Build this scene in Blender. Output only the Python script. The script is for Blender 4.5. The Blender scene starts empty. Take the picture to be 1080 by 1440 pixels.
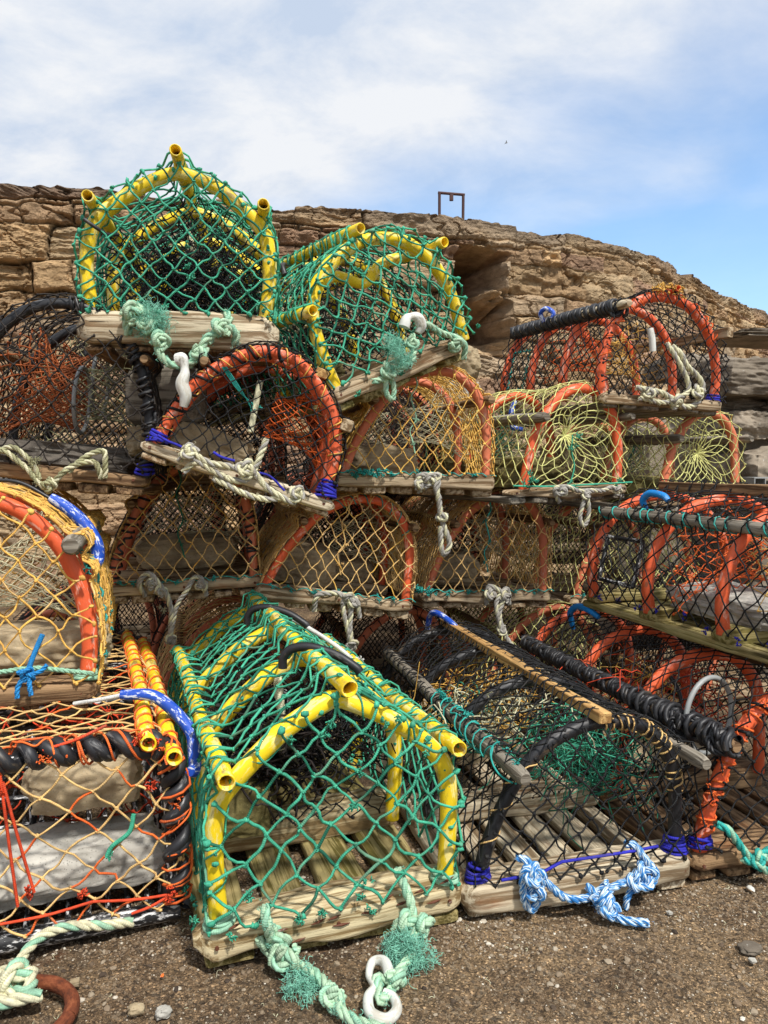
import bpy, math, random
import numpy as np
from mathutils import Vector, Matrix

# ------------------------------------------------------------------ camera, light, exposure
sc = bpy.context.scene
CAM_Z = 0.85
PITCH = math.radians(3.7)
FOC = 1088.0                       # focal length in pixels of the 1080 x 1440 picture
cam_data = bpy.data.cameras.new("camera")
cam_data.sensor_fit = 'VERTICAL'
cam_data.sensor_height = 24.0
cam_data.lens = 24.0 * FOC / 1440.0
cam_data.clip_start = 0.05
cam_data.clip_end = 2000
cam = bpy.data.objects.new("camera", cam_data)
cam.location = (0, 0, CAM_Z)
cam.rotation_euler = (math.radians(90) - PITCH, 0, 0)
sc.collection.objects.link(cam)
sc.camera = cam
sc.view_settings.view_transform = 'Standard'
sc.view_settings.look = 'None'
sc.view_settings.exposure = 0.15
sc.view_settings.gamma = 1.0
sc.view_settings.use_curve_mapping = False

SUN_EL = math.radians(57)
SUN_AZ = math.radians(148)         # compass style: 0 = +Y, 90 = +X
sdir = Vector((math.sin(SUN_AZ) * math.cos(SUN_EL), math.cos(SUN_AZ) * math.cos(SUN_EL), math.sin(SUN_EL)))
sun_d = bpy.data.lights.new("sun", 'SUN')
sun_d.energy = 4.2
sun_d.angle = math.radians(4.0)
sun_d.color = (1.0, 0.965, 0.91)
sun = bpy.data.objects.new("sun", sun_d)
sun.rotation_euler = sdir.to_track_quat('Z', 'Y').to_euler()
sun.location = (3, -3, 6)
sc.collection.objects.link(sun)

world = bpy.data.worlds.new("World")
sc.world = world
world.use_nodes = True
wt = world.node_tree
wt.nodes.clear()
def wn(t, **k):
    n = wt.nodes.new(t)
    for a, b in k.items():
        setattr(n, a, b)
    return n
wo = wn('ShaderNodeOutputWorld'); bg = wn('ShaderNodeBackground')
bg.inputs['Strength'].default_value = 0.14
sky = wn('ShaderNodeTexSky'); sky.sky_type = 'NISHITA'; sky.sun_disc = False
sky.sun_elevation = SUN_EL; sky.sun_rotation = SUN_AZ
sky.air_density = 1.25; sky.dust_density = 0.4; sky.ozone_density = 1.6
tc = wn('ShaderNodeTexCoord')
sep = wn('ShaderNodeSeparateXYZ'); wt.links.new(tc.outputs['Generated'], sep.inputs[0])
zz = wn('ShaderNodeMath', operation='ADD'); wt.links.new(sep.outputs['Z'], zz.inputs[0]); zz.inputs[1].default_value = 0.32
dx = wn('ShaderNodeMath', operation='DIVIDE'); wt.links.new(sep.outputs['X'], dx.inputs[0]); wt.links.new(zz.outputs[0], dx.inputs[1])
dy = wn('ShaderNodeMath', operation='DIVIDE'); wt.links.new(sep.outputs['Y'], dy.inputs[0]); wt.links.new(zz.outputs[0], dy.inputs[1])
cmb = wn('ShaderNodeCombineXYZ'); wt.links.new(dx.outputs[0], cmb.inputs[0]); wt.links.new(dy.outputs[0], cmb.inputs[1])
mp = wn('ShaderNodeMapping'); wt.links.new(cmb.outputs[0], mp.inputs[0])
mp.inputs['Rotation'].default_value = (0, 0, 0.6); mp.inputs['Scale'].default_value = (1.0, 1.35, 1.0)
mp.inputs['Location'].default_value = (3.1, 1.4, 0)
n1 = wn('ShaderNodeTexNoise'); wt.links.new(mp.outputs[0], n1.inputs['Vector'])
n1.inputs['Scale'].default_value = 1.7; n1.inputs['Detail'].default_value = 9; n1.inputs['Roughness'].default_value = 0.5
n1.inputs['Distortion'].default_value = 0.2
n2 = wn('ShaderNodeTexNoise'); wt.links.new(mp.outputs[0], n2.inputs['Vector'])
n2.inputs['Scale'].default_value = 3.4; n2.inputs['Detail'].default_value = 8; n2.inputs['Roughness'].default_value = 0.6
n2.inputs['Distortion'].default_value = 0.25
dot = wn('ShaderNodeVectorMath', operation='DOT_PRODUCT'); wt.links.new(tc.outputs['Generated'], dot.inputs[0])
dot.inputs[1].default_value = (-0.36, -0.27, 1.0)
ml = wn('ShaderNodeMath', operation='MULTIPLY_ADD'); wt.links.new(dot.outputs['Value'], ml.inputs[0]); ml.inputs[1].default_value = 2.6
wt.links.new(n1.outputs['Fac'], ml.inputs[2])
cr = wn('ShaderNodeValToRGB'); wt.links.new(ml.outputs[0], cr.inputs[0])
cr.color_ramp.elements[0].position = 0.33; cr.color_ramp.elements[0].color = (0.10, 0.10, 0.10, 1)
cr.color_ramp.elements[1].position = 0.84; cr.color_ramp.elements[1].color = (1, 1, 1, 1)
cr2 = wn('ShaderNodeValToRGB'); wt.links.new(n2.outputs['Fac'], cr2.inputs[0])
cr2.color_ramp.elements[0].position = 0.38; cr2.color_ramp.elements[0].color = (3.75, 4.4, 5.45, 1)
cr2.color_ramp.elements[1].position = 0.60; cr2.color_ramp.elements[1].color = (5.7, 5.85, 6.1, 1)
skm = wn('ShaderNodeMix', data_type='RGBA', blend_type='MULTIPLY'); skm.inputs[0].default_value = 1.0; wt.links.new(sky.outputs[0], skm.inputs[6]); skm.inputs[7].default_value = (1.0, 1.2, 1.38, 1)
mx = wn('ShaderNodeMix', data_type='RGBA')
wt.links.new(cr.outputs[0], mx.inputs[0]); wt.links.new(skm.outputs[2], mx.inputs[6]); wt.links.new(cr2.outputs[0], mx.inputs[7])
wt.links.new(mx.outputs[2], bg.inputs[0]); wt.links.new(bg.outputs[0], wo.inputs[0])

# ------------------------------------------------------------------ placing helpers
cp, sp_ = math.cos(PITCH), math.sin(PITCH)
def ray(px, py):
    u = (px - 540) / FOC; v = -(py - 720) / FOC
    return np.array([u, cp + v * sp_, -sp_ + v * cp])
def at(px, py, Y):
    d = ray(px, py); return np.array([0, 0, CAM_Z]) + d * (Y / d[1])
def atz(px, py, z):
    d = ray(px, py); return np.array([0, 0, CAM_Z]) + d * ((z - CAM_Z) / d[2])

rng = np.random.RandomState(11)
random.seed(5)

# ------------------------------------------------------------------ noise
def _hash(i, j, k, s):
    n = (i * 73856093) ^ (j * 19349663) ^ (k * 83492791) ^ (s * 2654435)
    n = (n ^ (n >> 13)) * 1274126177
    n = n & 0x7fffffff
    n = (n ^ (n >> 16)) & 0xffff
    return n / 65535.0
def vnoise(P, seed=0):
    P = np.asarray(P, dtype=np.float64)
    I = np.floor(P).astype(np.int64); F = P - I
    F = F * F * (3 - 2 * F)
    r = 0
    for a in (0, 1):
        wa = F[..., 0] if a else 1 - F[..., 0]
        for b in (0, 1):
            wb = F[..., 1] if b else 1 - F[..., 1]
            for c in (0, 1):
                wc = F[..., 2] if c else 1 - F[..., 2]
                r = r + wa * wb * wc * _hash(I[..., 0] + a, I[..., 1] + b, I[..., 2] + c, seed)
    return r * 2 - 1
def fbm(P, oct=4, seed=0, gain=0.5):
    P = np.asarray(P, dtype=np.float64); a = 1.0; r = 0
    for o in range(oct):
        r = r + a * vnoise(P * (2.03 ** o) + 17.3 * o, seed + o); a *= gain
    return r

# ------------------------------------------------------------------ mesh builder
class MB:
    def __init__(s):
        s.v = []; s.g = []; s.f = []; s.m = []; s.n = 0; s.c = []
    def add(s, verts, faces, gc=None, mat=0, col=None):
        verts = np.asarray(verts, dtype=np.float32).reshape(-1, 3)
        faces = np.asarray(faces, dtype=np.int32)
        if gc is None: gc = verts
        s.v.append(verts); s.g.append(np.asarray(gc, dtype=np.float32).reshape(-1, 3))
        s.f.append(faces + s.n); s.m.append(np.full(len(faces), mat, dtype=np.int32))
        if col is not None: s.c.append(np.asarray(col, dtype=np.float32))
        s.n += len(verts)
    def build(s, name, mats, parent=None, smooth=True):
        me = bpy.data.meshes.new(name)
        V = np.concatenate(s.v); G = np.concatenate(s.g)
        nl = np.concatenate([np.full(len(f), f.shape[1], dtype=np.int32) for f in s.f])
        loops = np.concatenate([f.ravel() for f in s.f])
        me.vertices.add(len(V)); me.vertices.foreach_set("co", V.ravel())
        me.loops.add(len(loops)); me.loops.foreach_set("vertex_index", loops)
        me.polygons.add(len(nl))
        ls = np.concatenate([[0], np.cumsum(nl)[:-1]]).astype(np.int32)
        me.polygons.foreach_set("loop_start", ls)
        me.polygons.foreach_set("material_index", np.concatenate(s.m))
        me.polygons.foreach_set("use_smooth", np.full(len(nl), smooth, dtype=bool))
        at_ = me.attributes.new("gc", 'FLOAT_VECTOR', 'POINT'); at_.data.foreach_set("vector", G.ravel())
        if s.c:
            C = np.concatenate(s.c); C4 = np.ones((len(V), 4), dtype=np.float32); C4[:, :3] = C
            ca = me.attributes.new("col", 'FLOAT_COLOR', 'POINT'); ca.data.foreach_set("color", C4.ravel())
        me.update(calc_edges=True); me.validate()
        if not isinstance(mats, (list, tuple)): mats = [mats]
        for m in mats: me.materials.append(m)
        o = bpy.data.objects.new(name, me); sc.collection.objects.link(o)
        if parent is not None: o.parent = parent
        return o

def norm(a):
    return a / np.maximum(np.linalg.norm(a, axis=-1, keepdims=True), 1e-9)
def frames(P):
    """P (E,n,3) -> N,B parallel transported"""
    T = np.gradient(P, axis=1); T = norm(T)
    ref = np.zeros_like(T[:, 0]); ax = np.argmin(np.abs(T[:, 0]), axis=1)
    ref[np.arange(len(ref)), ax] = 1
    N = np.zeros_like(P); N[:, 0] = norm(np.cross(T[:, 0], ref))
    for i in range(1, P.shape[1]):
        n = N[:, i - 1] - T[:, i] * np.sum(N[:, i - 1] * T[:, i], axis=1, keepdims=True)
        N[:, i] = norm(n)
    return T, N, np.cross(T, N)
def tubes(mb, P, r, sides=5, mat=0, cap=False, rr=None):
    P = np.asarray(P, dtype=np.float64)
    if P.ndim == 2: P = P[None]
    E, n, _ = P.shape
    T, N, B = frames(P)
    r = np.asarray(r, dtype=np.float64)
    if r.ndim == 1: r = r[:, None]
    r = np.broadcast_to(r, (E, n))
    a = np.linspace(0, 2 * np.pi, sides, endpoint=False)
    ca, sa = np.cos(a), np.sin(a)
    V = P[:, :, None] + r[:, :, None, None] * (N[:, :, None] * ca[None, None, :, None] + B[:, :, None] * sa[None, None, :, None])
    L = np.concatenate([np.zeros((E, 1)), np.cumsum(np.linalg.norm(np.diff(P, axis=1), axis=2), axis=1)], axis=1)
    if rr is None: rr = rng.rand(E) * 40
    G = np.stack([np.repeat((L + rr[:, None])[:, :, None], sides, 2),
                  r[:, :, None] * ca + rr[:, None, None] * .37, r[:, :, None] * sa + np.zeros((E, n, 1))], axis=-1)
    e = np.arange(E)[:, None, None] * n * sides; i = np.arange(n - 1)[None, :, None] * sides; k = np.arange(sides)[None, None, :]
    k2 = (k + 1) % sides
    F = np.stack([e + i + k, e + i + k2, e + i + sides + k2, e + i + sides + k], axis=-1).reshape(-1, 4)
    mb.add(V.reshape(-1, 3), F, G.reshape(-1, 3), mat)
    if cap:
        for ei in range(E):
            for (row, rev) in ((0, True), (n - 1, False)):
                ring = V[ei, row]; c = P[ei, row]
                vv = np.vstack([ring, c[None]]); ids = np.arange(sides)
                ff = np.stack([ids, (ids + 1) % sides, np.full(sides, sides)], axis=1)
                if rev: ff = ff[:, ::-1]
                mb.add(vv, ff, vv, mat)
ICO_V = None
def _ico():
    global ICO_V, ICO_F
    t = (1 + 5 ** .5) / 2
    v = np.array([[-1, t, 0], [1, t, 0], [-1, -t, 0], [1, -t, 0], [0, -1, t], [0, 1, t], [0, -1, -t], [0, 1, -t], [t, 0, -1], [t, 0, 1], [-t, 0, -1], [-t, 0, 1]], float)
    ICO_V = norm(v)
    ICO_F = np.array([[0, 11, 5], [0, 5, 1], [0, 1, 7], [0, 7, 10], [0, 10, 11], [1, 5, 9], [5, 11, 4], [11, 10, 2], [10, 7, 6], [7, 1, 8], [3, 9, 4], [3, 4, 2], [3, 2, 6], [3, 6, 8], [3, 8, 9], [4, 9, 5], [2, 4, 11], [6, 2, 10], [8, 6, 7], [9, 8, 1]])
_ico()
def blobs(mb, C, r, mat=0, squash=0.35):
    C = np.asarray(C); K = len(C)
    if K == 0: return
    r = np.broadcast_to(r, (K,)) if np.ndim(r) == 0 else r
    R = norm(rng.randn(K, 3, 3)); 
    S = 1 + squash * (rng.rand(K, 12, 1) * 2 - 1)
    V = C[:, None] + r[:, None, None] * ICO_V[None] * S * (1 + squash * (rng.rand(K, 1, 3) * 2 - 1))
    F = (ICO_F[None] + np.arange(K)[:, None, None] * 12).reshape(-1, 3)
    G = V + rng.rand(K, 1, 3) * 20
    mb.add(V.reshape(-1, 3), F, G.reshape(-1, 3), mat)
def knots(mb, C, r, mat=0):
    """small twine knots: two crossing turns each"""
    C = np.asarray(C); K = len(C)
    if K == 0: return
    a = np.linspace(0, 2 * np.pi, 9)[None, :, None]
    for k in range(2):
        n1 = norm(rng.randn(K, 3)); n2 = norm(np.cross(n1, rng.randn(K, 3)))
        R = r * (1.0 + .5 * rng.rand(K, 1, 1)); c = C + rng.randn(K, 3) * r * .35
        P = c[:, None] + R * (n1[:, None] * np.cos(a) + n2[:, None] * np.sin(a) * .8)
        tubes(mb, P, r * .82, 4, mat)
    blobs(mb, C, r * 1.2, mat, .3)
    if r > .0023:
        ix = rng.randint(0, K, K * 2); hairs(mb, C[ix] + norm(rng.randn(K * 2, 3)) * r * 1.3, .006, mat, .0003, .3)
def catmull(pts, n=12):
    pts = np.asarray(pts, float)
    P = np.vstack([2 * pts[0] - pts[1], pts, 2 * pts[-1] - pts[-2]])
    out = []
    t = np.linspace(0, 1, n, endpoint=False)[:, None]
    for i in range(len(pts) - 1):
        p0, p1, p2, p3 = P[i:i + 4]
        out.append(.5 * ((2 * p1) + (-p0 + p2) * t + (2 * p0 - 5 * p1 + 4 * p2 - p3) * t ** 2 + (-p0 + 3 * p1 - 3 * p2 + p3) * t ** 3))
    out.append(pts[-1:])
    return np.vstack(out)
def resample(P, step=None, n=None):
    d = np.concatenate([[0], np.cumsum(np.linalg.norm(np.diff(P, axis=0), axis=1))])
    if n is None: n = max(3, int(d[-1] / step) + 1)
    s = np.linspace(0, d[-1], n)
    return np.stack([np.interp(s, d, P[:, k]) for k in range(3)], axis=1)
def pipe(mb, P, r, th=0.003, sides=14, mat=0, hollow=0.04, ell=None):
    """hollow pipe, open at both ends"""
    P = np.asarray(P, float)[None]; T, N, B = frames(P); n = P.shape[1]
    a = np.linspace(0, 2 * np.pi, sides, endpoint=False); ca, sa = np.cos(a), np.sin(a)
    def ring(i, rad, off=0.0):
        rad = rad * (1 + .05 * np.sin(2 * a + i * .3))
        return P[0, i] + T[0, i] * off + N[0, i] * (rad * ca)[:, None] + B[0, i] * (rad * sa)[:, None]
    rings = [ring(0, r - th, hollow), ring(0, r - th, 0.0), ring(0, r - th * .4, -0.0012), ring(0, r, 0.0015)]
    rings += [ring(i, r) for i in range(1, n - 1)]
    rings += [ring(n - 1, r, -0.0015), ring(n - 1, r - th * .4, 0.0012), ring(n - 1, r - th, 0.0), ring(n - 1, r - th, -hollow)]
    V = np.array(rings); m = len(rings)
    s0 = rng.rand() * 30
    G = np.stack([np.repeat(np.linspace(0, m * .02, m)[:, None], sides, 1) + s0, np.broadcast_to(r * ca, (m, sides)), np.broadcast_to(r * sa, (m, sides))], -1)
    i = np.arange(m - 1)[:, None] * sides; k = np.arange(sides)[None]; k2 = (k + 1) % sides
    F = np.stack([i + k, i + k2, i + sides + k2, i + sides + k], -1).reshape(-1, 4)
    mb.add(V.reshape(-1, 3), F, G.reshape(-1, 3), mat)
def helix(path, R, pitch, per=9, jitter=.12, phase=0.0):
    """a helix wound round a path"""
    P = resample(np.asarray(path, float), step=pitch / per)
    T, N, B = frames(P[None]); n = len(P)
    s = np.arange(n) * pitch / per
    s = s + jitter * pitch * fbm(np.stack([s / pitch * .8, s * 0, s * 0 + rng.rand() * 50], -1), 2)
    a = 2 * np.pi * s / pitch + phase
    Rr = R * (1 + .06 * fbm(np.stack([s / pitch * 2, s * 0, s * 0 + rng.rand() * 50], -1), 2))
    return P + N[0] * (Rr * np.cos(a))[:, None] + B[0] * (Rr * np.sin(a))[:, None]
def rope(mb, pts, r, mats=(0, 0, 0), pitch=None, smooth=True, fuzz=0, fuzzmat=0):
    pitch = pitch or r * 6.5
    P = catmull(pts, 10) if smooth else np.asarray(pts)
    P = resample(P, step=pitch / 9)
    w = np.stack([fbm(np.stack([np.arange(len(P)) * .13, np.full(len(P), 7.1 * k + rng.rand() * 9), np.zeros(len(P))], -1), 2) for k in range(3)], -1)
    P = P + w * r * .18
    T, N, B = frames(P[None]); s = np.arange(len(P)) * pitch / 9
    nf = int(len(P) * 1.6); ix = rng.randint(0, len(P), nf); hairs(mb, P[ix] + norm(rng.randn(nf, 3)) * r * .8, r * .9, mats[0], .00032, .35)
    for k in range(3):
        a = 2 * np.pi * (s / pitch + k / 3.0)
        Q = P + .52 * r * (N[0] * np.cos(a)[:, None] + B[0] * np.sin(a)[:, None])
        rad = r * .56 * (1 + .08 * fbm(np.stack([s / pitch * 1.5, s * 0 + k, s * 0], -1), 2))
        tubes(mb, Q, rad[None], 7, mats[k], cap=True)
    if fuzz:
        idx = rng.randint(0, len(P), fuzz)
        hairs(mb, P[idx] + rng.randn(fuzz, 3) * r * .5, r * 1.1, fuzzmat, .00045)
    return P
def hairs(mb, start, length, mat=0, r=.0005, curl=.6, centre=None):
    K = len(start); n = 8
    D = norm(rng.randn(K, 3)); D2 = norm(np.cross(D, rng.randn(K, 3))); D3 = np.cross(D, D2)
    if centre is not None: D = norm(D * .8 + norm(start - centre) * .7)
    L = length * (0.35 + .8 * rng.rand(K, 1))
    t = np.linspace(0, 1, n)[None, :, None]; w = (4 + 5 * rng.rand(K, 1, 1)); ph = rng.rand(K, 1, 1) * 6
    P = start[:, None] + (D * L)[:, None] * t * .75 + (L * curl * .42)[:, None] * (D2[:, None] * (np.sin(w * t + ph) - np.sin(ph)) + D3[:, None] * (np.cos(w * t + ph) - np.cos(ph)))
    tubes(mb, P, r, 3, mat)
def tuft(mb, c, R, n, mat=0, r=.0006, sq=(1, 1, 1)):
    c = np.asarray(c, float)
    if R < .02:      # short, matted broken ends
        k = max(2, n // 9); cl = c + rng.randn(k, 3) * R * .35
        st = cl[rng.randint(0, k, n)] + rng.randn(n, 3) * R * .16
        hairs(mb, st, R * .8, mat, r, .28, c)
    else:
        n = int(n * 1.3); k = 9; cl = c + rng.randn(k, 3) * R * .42 * np.array(sq) + np.array([0, 0, -.15 * R])
        st = cl[rng.randint(0, k, n)] + rng.randn(n, 3) * R * .22
        hairs(mb, st, R * .75, mat, r * .75, .55, c)
def knot_pts(c, size, flip=1, rot=None):
    t = np.linspace(0.25, 2 * np.pi - .25, 14)
    K = np.stack([(2 + np.cos(3 * t)) * np.cos(2 * t), (2 + np.cos(3 * t)) * np.sin(2 * t) * flip, 1.15 * np.sin(3 * t)], -1) / 3.0 * size
    R = np.array(Matrix.Rotation(rot if rot is not None else rng.rand() * 6, 3, 'Y') @ Matrix.Rotation(1.1, 3, 'X'))
    return np.asarray(c) + K @ R.T
def lump(mb, c, size, r, mats=(0, 0, 0), flip=1):
    """a knot: one tightly wound lump of rope"""
    rope(mb, knot_pts(c, size, flip), r, mats)

def plank(mb, o, L, w, h, seed=0, rnd=.3, rough=.003, axis='x', mat=0, nl=None, endr=.03, bow=0.0):
    """plank with its low corner at o, length L on axis x or y"""
    nl = nl or max(8, int(L / .012)); K = 20
    a = (np.arange(K) + .5) / K * 2 * np.pi
    p = 2.0 / (2 + 8 * (1 - rnd))
    cx = np.sign(np.cos(a)) * np.abs(np.cos(a)) ** p; cz = np.sign(np.sin(a)) * np.abs(np.sin(a)) ** p
    e = np.array([0, .12, .35, .65, .9, 1.0]); ends = e * endr
    s = np.concatenate([ends, np.linspace(endr, L - endr, nl)[1:-1], L - ends[::-1]])
    q = np.ones(len(s)); d = np.minimum(s, L - s); m = d < endr
    q[m] = np.sqrt(np.maximum(0, 1 - (1 - d[m] / endr) ** 2)); q = np.maximum(q, .55 if endr < .012 else .0)
    lw = .5 * w - (1 - q) * min(endr, .5 * w); lh = .5 * h - (1 - q) * min(endr, .5 * h)
    lw = np.maximum(lw, w * .18); lh = np.maximum(lh, h * .18)
    X = np.repeat(s[:, None], K, 1); Yv = lw[:, None] * cx; Z = lh[:, None] * cz
    P = np.stack([X, Yv, Z], -1)
    nz = fbm(P * np.array([9, 26, 26]) + seed * 3.7, 3, seed)
    nz2 = fbm(P * np.array([3.5, 9, 9]) + seed * 1.7, 2, seed + 9)
    dirv = np.stack([np.zeros_like(X), Yv / (w * .5), Z / (h * .5)], -1)
    P = P + dirv * (nz * rough + nz2 * rough * 1.6)[..., None]
    P[..., 2] += bow * np.sin(np.pi * X / L)
    G = P + np.array([seed * 1.37 % 50, seed * .731 % 7, 0])
    P = P + np.array([0, w / 2, h / 2])
    if axis == 'y': P = P[..., [1, 0, 2]]
    elif axis == 'z': P = P[..., [1, 2, 0]]
    P = P + np.asarray(o)
    ns = len(s)
    i = np.arange(ns - 1)[:, None] * K; k = np.arange(K)[None]; k2 = (k + 1) % K
    F = np.stack([i + k, i + k2, i + K + k2, i + K + k], -1).reshape(-1, 4)
    if axis == 'y': F = F[:, ::-1]
    mb.add(P.reshape(-1, 3), F, G.reshape(-1, 3), mat)
    for row, rev in ((0, True), (ns - 1, False)):
        vv = np.vstack([P[row], P[row].mean(0)[None]]); gg = np.vstack([G[row], G[row].mean(0)[None]])
        ids = np.arange(K); ff = np.stack([ids, (ids + 1) % K, np.full(K, K)], 1)
        if rev: ff = ff[:, ::-1]
        if axis == 'y': ff = ff[:, ::-1]
        mb.add(vv, ff, gg, mat)
def pole(mb, P, r, mat=0, seed=0, rough=.0015):
    """solid wooden pole with domed worn ends"""
    P = resample(np.asarray(P, float), step=.012); n = len(P)
    L = np.linspace(0, 1, n)
    rad = r * (1 + .06 * fbm(np.stack([L * 9, L * 0, L * 0 + seed], -1), 3))
    rad[0] *= .72; rad[1] *= .95; rad[-1] *= .72; rad[-2] *= .95
    tubes(mb, P, rad[None], 12, mat, cap=True)
def stone(mb, c, size, seed=0, n=26, amp=.12, boxy=.5, rot=0.0, mat=0, freq=2.2, fine=.02):
    """rounded displaced block"""
    g = np.linspace(-1, 1, n)
    V = []; F = []; off = 0
    for ax in range(3):
        for sgn in (-1, 1):
            A, B_ = np.meshgrid(g, g, indexing='ij')
            p = np.zeros((n, n, 3)); p[..., ax] = sgn; p[..., (ax + 1) % 3] = A; p[..., (ax + 2) % 3] = B_
            V.append(p.reshape(-1, 3))
            i, j = np.meshgrid(np.arange(n - 1), np.arange(n - 1), indexing='ij')
            q = np.stack([i * n + j, (i + 1) * n + j, (i + 1) * n + j + 1, i * n + j + 1], -1).reshape(-1, 4)
            if sgn < 0: q = q[:, ::-1]
            F.append(q + off); off += n * n
    V = np.vstack(V); F = np.vstack(F)
    sph = norm(V); P = sph * (1 - boxy) + V * boxy * .82
    q = P * freq + seed * 5.3
    d = fbm(q, 3, seed) * amp + fbm(q * 4, 3, seed + 4) * amp * .25 + fbm(q * 11, 2, seed + 8) * fine
    P = P + sph * d[:, None]
    P = P * np.asarray(size) * .5
    cr_, sr = math.cos(rot), math.sin(rot)
    W = P.copy(); W[:, 0] = P[:, 0] * cr_ - P[:, 1] * sr; W[:, 1] = P[:, 0] * sr + P[:, 1] * cr_
    W = W + np.asarray(c)
    mb.add(W, F, P + seed * 1.9, mat)

# ------------------------------------------------------------------ materials
def srgb(r, g, b):
    f = lambda c: (c / 255 / 12.92) if c / 255 < .04045 else ((c / 255 + .055) / 1.055) ** 2.4
    return (f(r), f(g), f(b), 1)
class NT:
    def __init__(s, name):
        s.m = bpy.data.materials.new(name); s.m.use_nodes = True; s.t = s.m.node_tree; s.t.nodes.clear()
        s.out = s.t.nodes.new('ShaderNodeOutputMaterial'); s.b = s.t.nodes.new('ShaderNodeBsdfPrincipled')
        s.l(s.b.outputs[0], s.out.inputs[0])
        s.a = s.t.nodes.new('ShaderNodeAttribute'); s.a.attribute_name = 'gc'; s.vec = s.a.outputs['Vector']
    def l(s, a, b): s.t.links.new(a, b)
    def map(s, scale, vec=None, loc=(0, 0, 0)):
        n = s.t.nodes.new('ShaderNodeMapping'); s.l(vec or s.vec, n.inputs[0]); n.inputs['Scale'].default_value = scale
        n.inputs['Location'].default_value = loc; return n.outputs[0]
    def noise(s, vec, scale=1, detail=4, rough=.55, dist=0):
        n = s.t.nodes.new('ShaderNodeTexNoise'); s.l(vec, n.inputs['Vector']); n.inputs['Scale'].default_value = scale
        n.inputs['Detail'].default_value = detail; n.inputs['Roughness'].default_value = rough; n.inputs['Distortion'].default_value = dist
        return n.outputs['Fac']
    def vor(s, vec, scale, feat='F1', out='Distance'):
        n = s.t.nodes.new('ShaderNodeTexVoronoi'); s.l(vec, n.inputs['Vector']); n.inputs['Scale'].default_value = scale; n.feature = feat
        return n.outputs[out]
    def ramp(s, fac, stops):
        n = s.t.nodes.new('ShaderNodeValToRGB'); s.l(fac, n.inputs[0]); e = n.color_ramp.elements
        while len(e) < len(stops): e.new(.5)
        for i, (p, c) in enumerate(stops):
            e[i].position = p; e[i].color = c if len(np.atleast_1d(c)) == 4 else (c, c, c, 1)
        return n.outputs[0]
    def mix(s, fac, a, b, mode='MIX'):
        n = s.t.nodes.new('ShaderNodeMix'); n.data_type = 'RGBA'; n.blend_type = mode
        if isinstance(fac, (int, float)): n.inputs[0].default_value = fac
        else: s.l(fac, n.inputs[0])
        for k, v in ((6, a), (7, b)):
            if isinstance(v, tuple): n.inputs[k].default_value = v
            else: s.l(v, n.inputs[k])
        return n.outputs[2]
    def bump(s, h, strength=.4, dist=.002, prev=None):
        n = s.t.nodes.new('ShaderNodeBump'); s.l(h, n.inputs['Height']); n.inputs['Strength'].default_value = strength
        n.inputs['Distance'].default_value = dist
        if prev is not None: s.l(prev, n.inputs['Normal'])
        return n.outputs[0]
    def fin(s, col, rough=.7, bump=None, spec=.5, metal=0):
        if isinstance(col, tuple): s.b.inputs['Base Color'].default_value = col
        else: s.l(col, s.b.inputs['Base Color'])
        if isinstance(rough, (int, float)): s.b.inputs['Roughness'].default_value = rough
        else: s.l(rough, s.b.inputs['Roughness'])
        s.b.inputs['Specular IOR Level'].default_value = spec
        s.b.inputs['Metallic'].default_value = metal
        if bump is not None: s.l(bump, s.b.inputs['Normal'])
        return s.m
def sc4(c, k): return (min(1, c[0] * k), min(1, c[1] * k), min(1, c[2] * k), 1)

def mat_twine(name, c, light=1.7, dark=.5, dirt=(.16, .13, .09, 1)):
    n = NT(name)
    f = n.noise(n.map((14, 14, 14)), 1, 3)
    col = n.ramp(f, [(.3, sc4(c, dark)), (.5, c), (.72, sc4(c, light))])
    f2 = n.noise(n.map((90, 300, 300)), 1, 2)
    col = n.mix(.45, col, n.ramp(f2, [(.3, sc4(c, .45)), (.7, sc4(c, 1.9))]))
    d = n.ramp(n.noise(n.map((5, 5, 5), loc=(9, 3, 1)), 1, 3), [(.56, 0.0), (.72, .55)])
    col = n.mix(d, col, dirt)
    w = n.t.nodes.new('ShaderNodeTexWave'); n.l(n.map((1, .6, .6)), w.inputs[0]); w.inputs['Scale'].default_value = 90; w.inputs['Distortion'].default_value = 1.2
    return n.fin(col, .72, n.bump(w.outputs['Fac'], .5, .0008), .35)
def mat_plastic(name, c, scuff=(.85, .8, .7, 1), rough=.42, scuffs=.3, dark=.72, thr=.60, ss=18, stain=.58):
    n = NT(name)
    f = n.noise(n.map((9, 30, 30)), 1, 5, .6)
    col = n.ramp(f, [(.28, sc4(c, dark)), (.5, c), (.75, sc4(c, 1.12))])
    d = n.ramp(n.noise(n.map((ss, ss * 3.3, ss * 3.3), loc=(3, 0, 0)), 1, 5, .7), [(thr, 0.0), (thr + .06, scuffs)])
    col = n.mix(d, col, scuff)
    e = n.ramp(n.noise(n.map((11, 26, 26), loc=(0, 8, 2)), 1, 6, .75), [(stain, 0.0), (stain + .11, .75)])
    col = n.mix(e, col, (.13, .09, .05, 1))
    b = n.noise(n.map((60, 160, 160)), 1, 4, .6)
    r = n.ramp(f, [(.3, rough + .2), (.7, rough - .08)])
    return n.fin(col, r, n.bump(b, .25, .0015), .5)
def mat_bluewhite():
    n = NT('blue_and_white_fibre')
    f = n.noise(n.map((70, 420, 420)), 1, 2, .5)
    col = n.ramp(f, [(.44, srgb(30, 104, 170)), (.51, srgb(96, 158, 204)), (.57, srgb(208, 218, 222))])
    return n.fin(col, .6, n.bump(f, .4, .001), .35)
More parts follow.
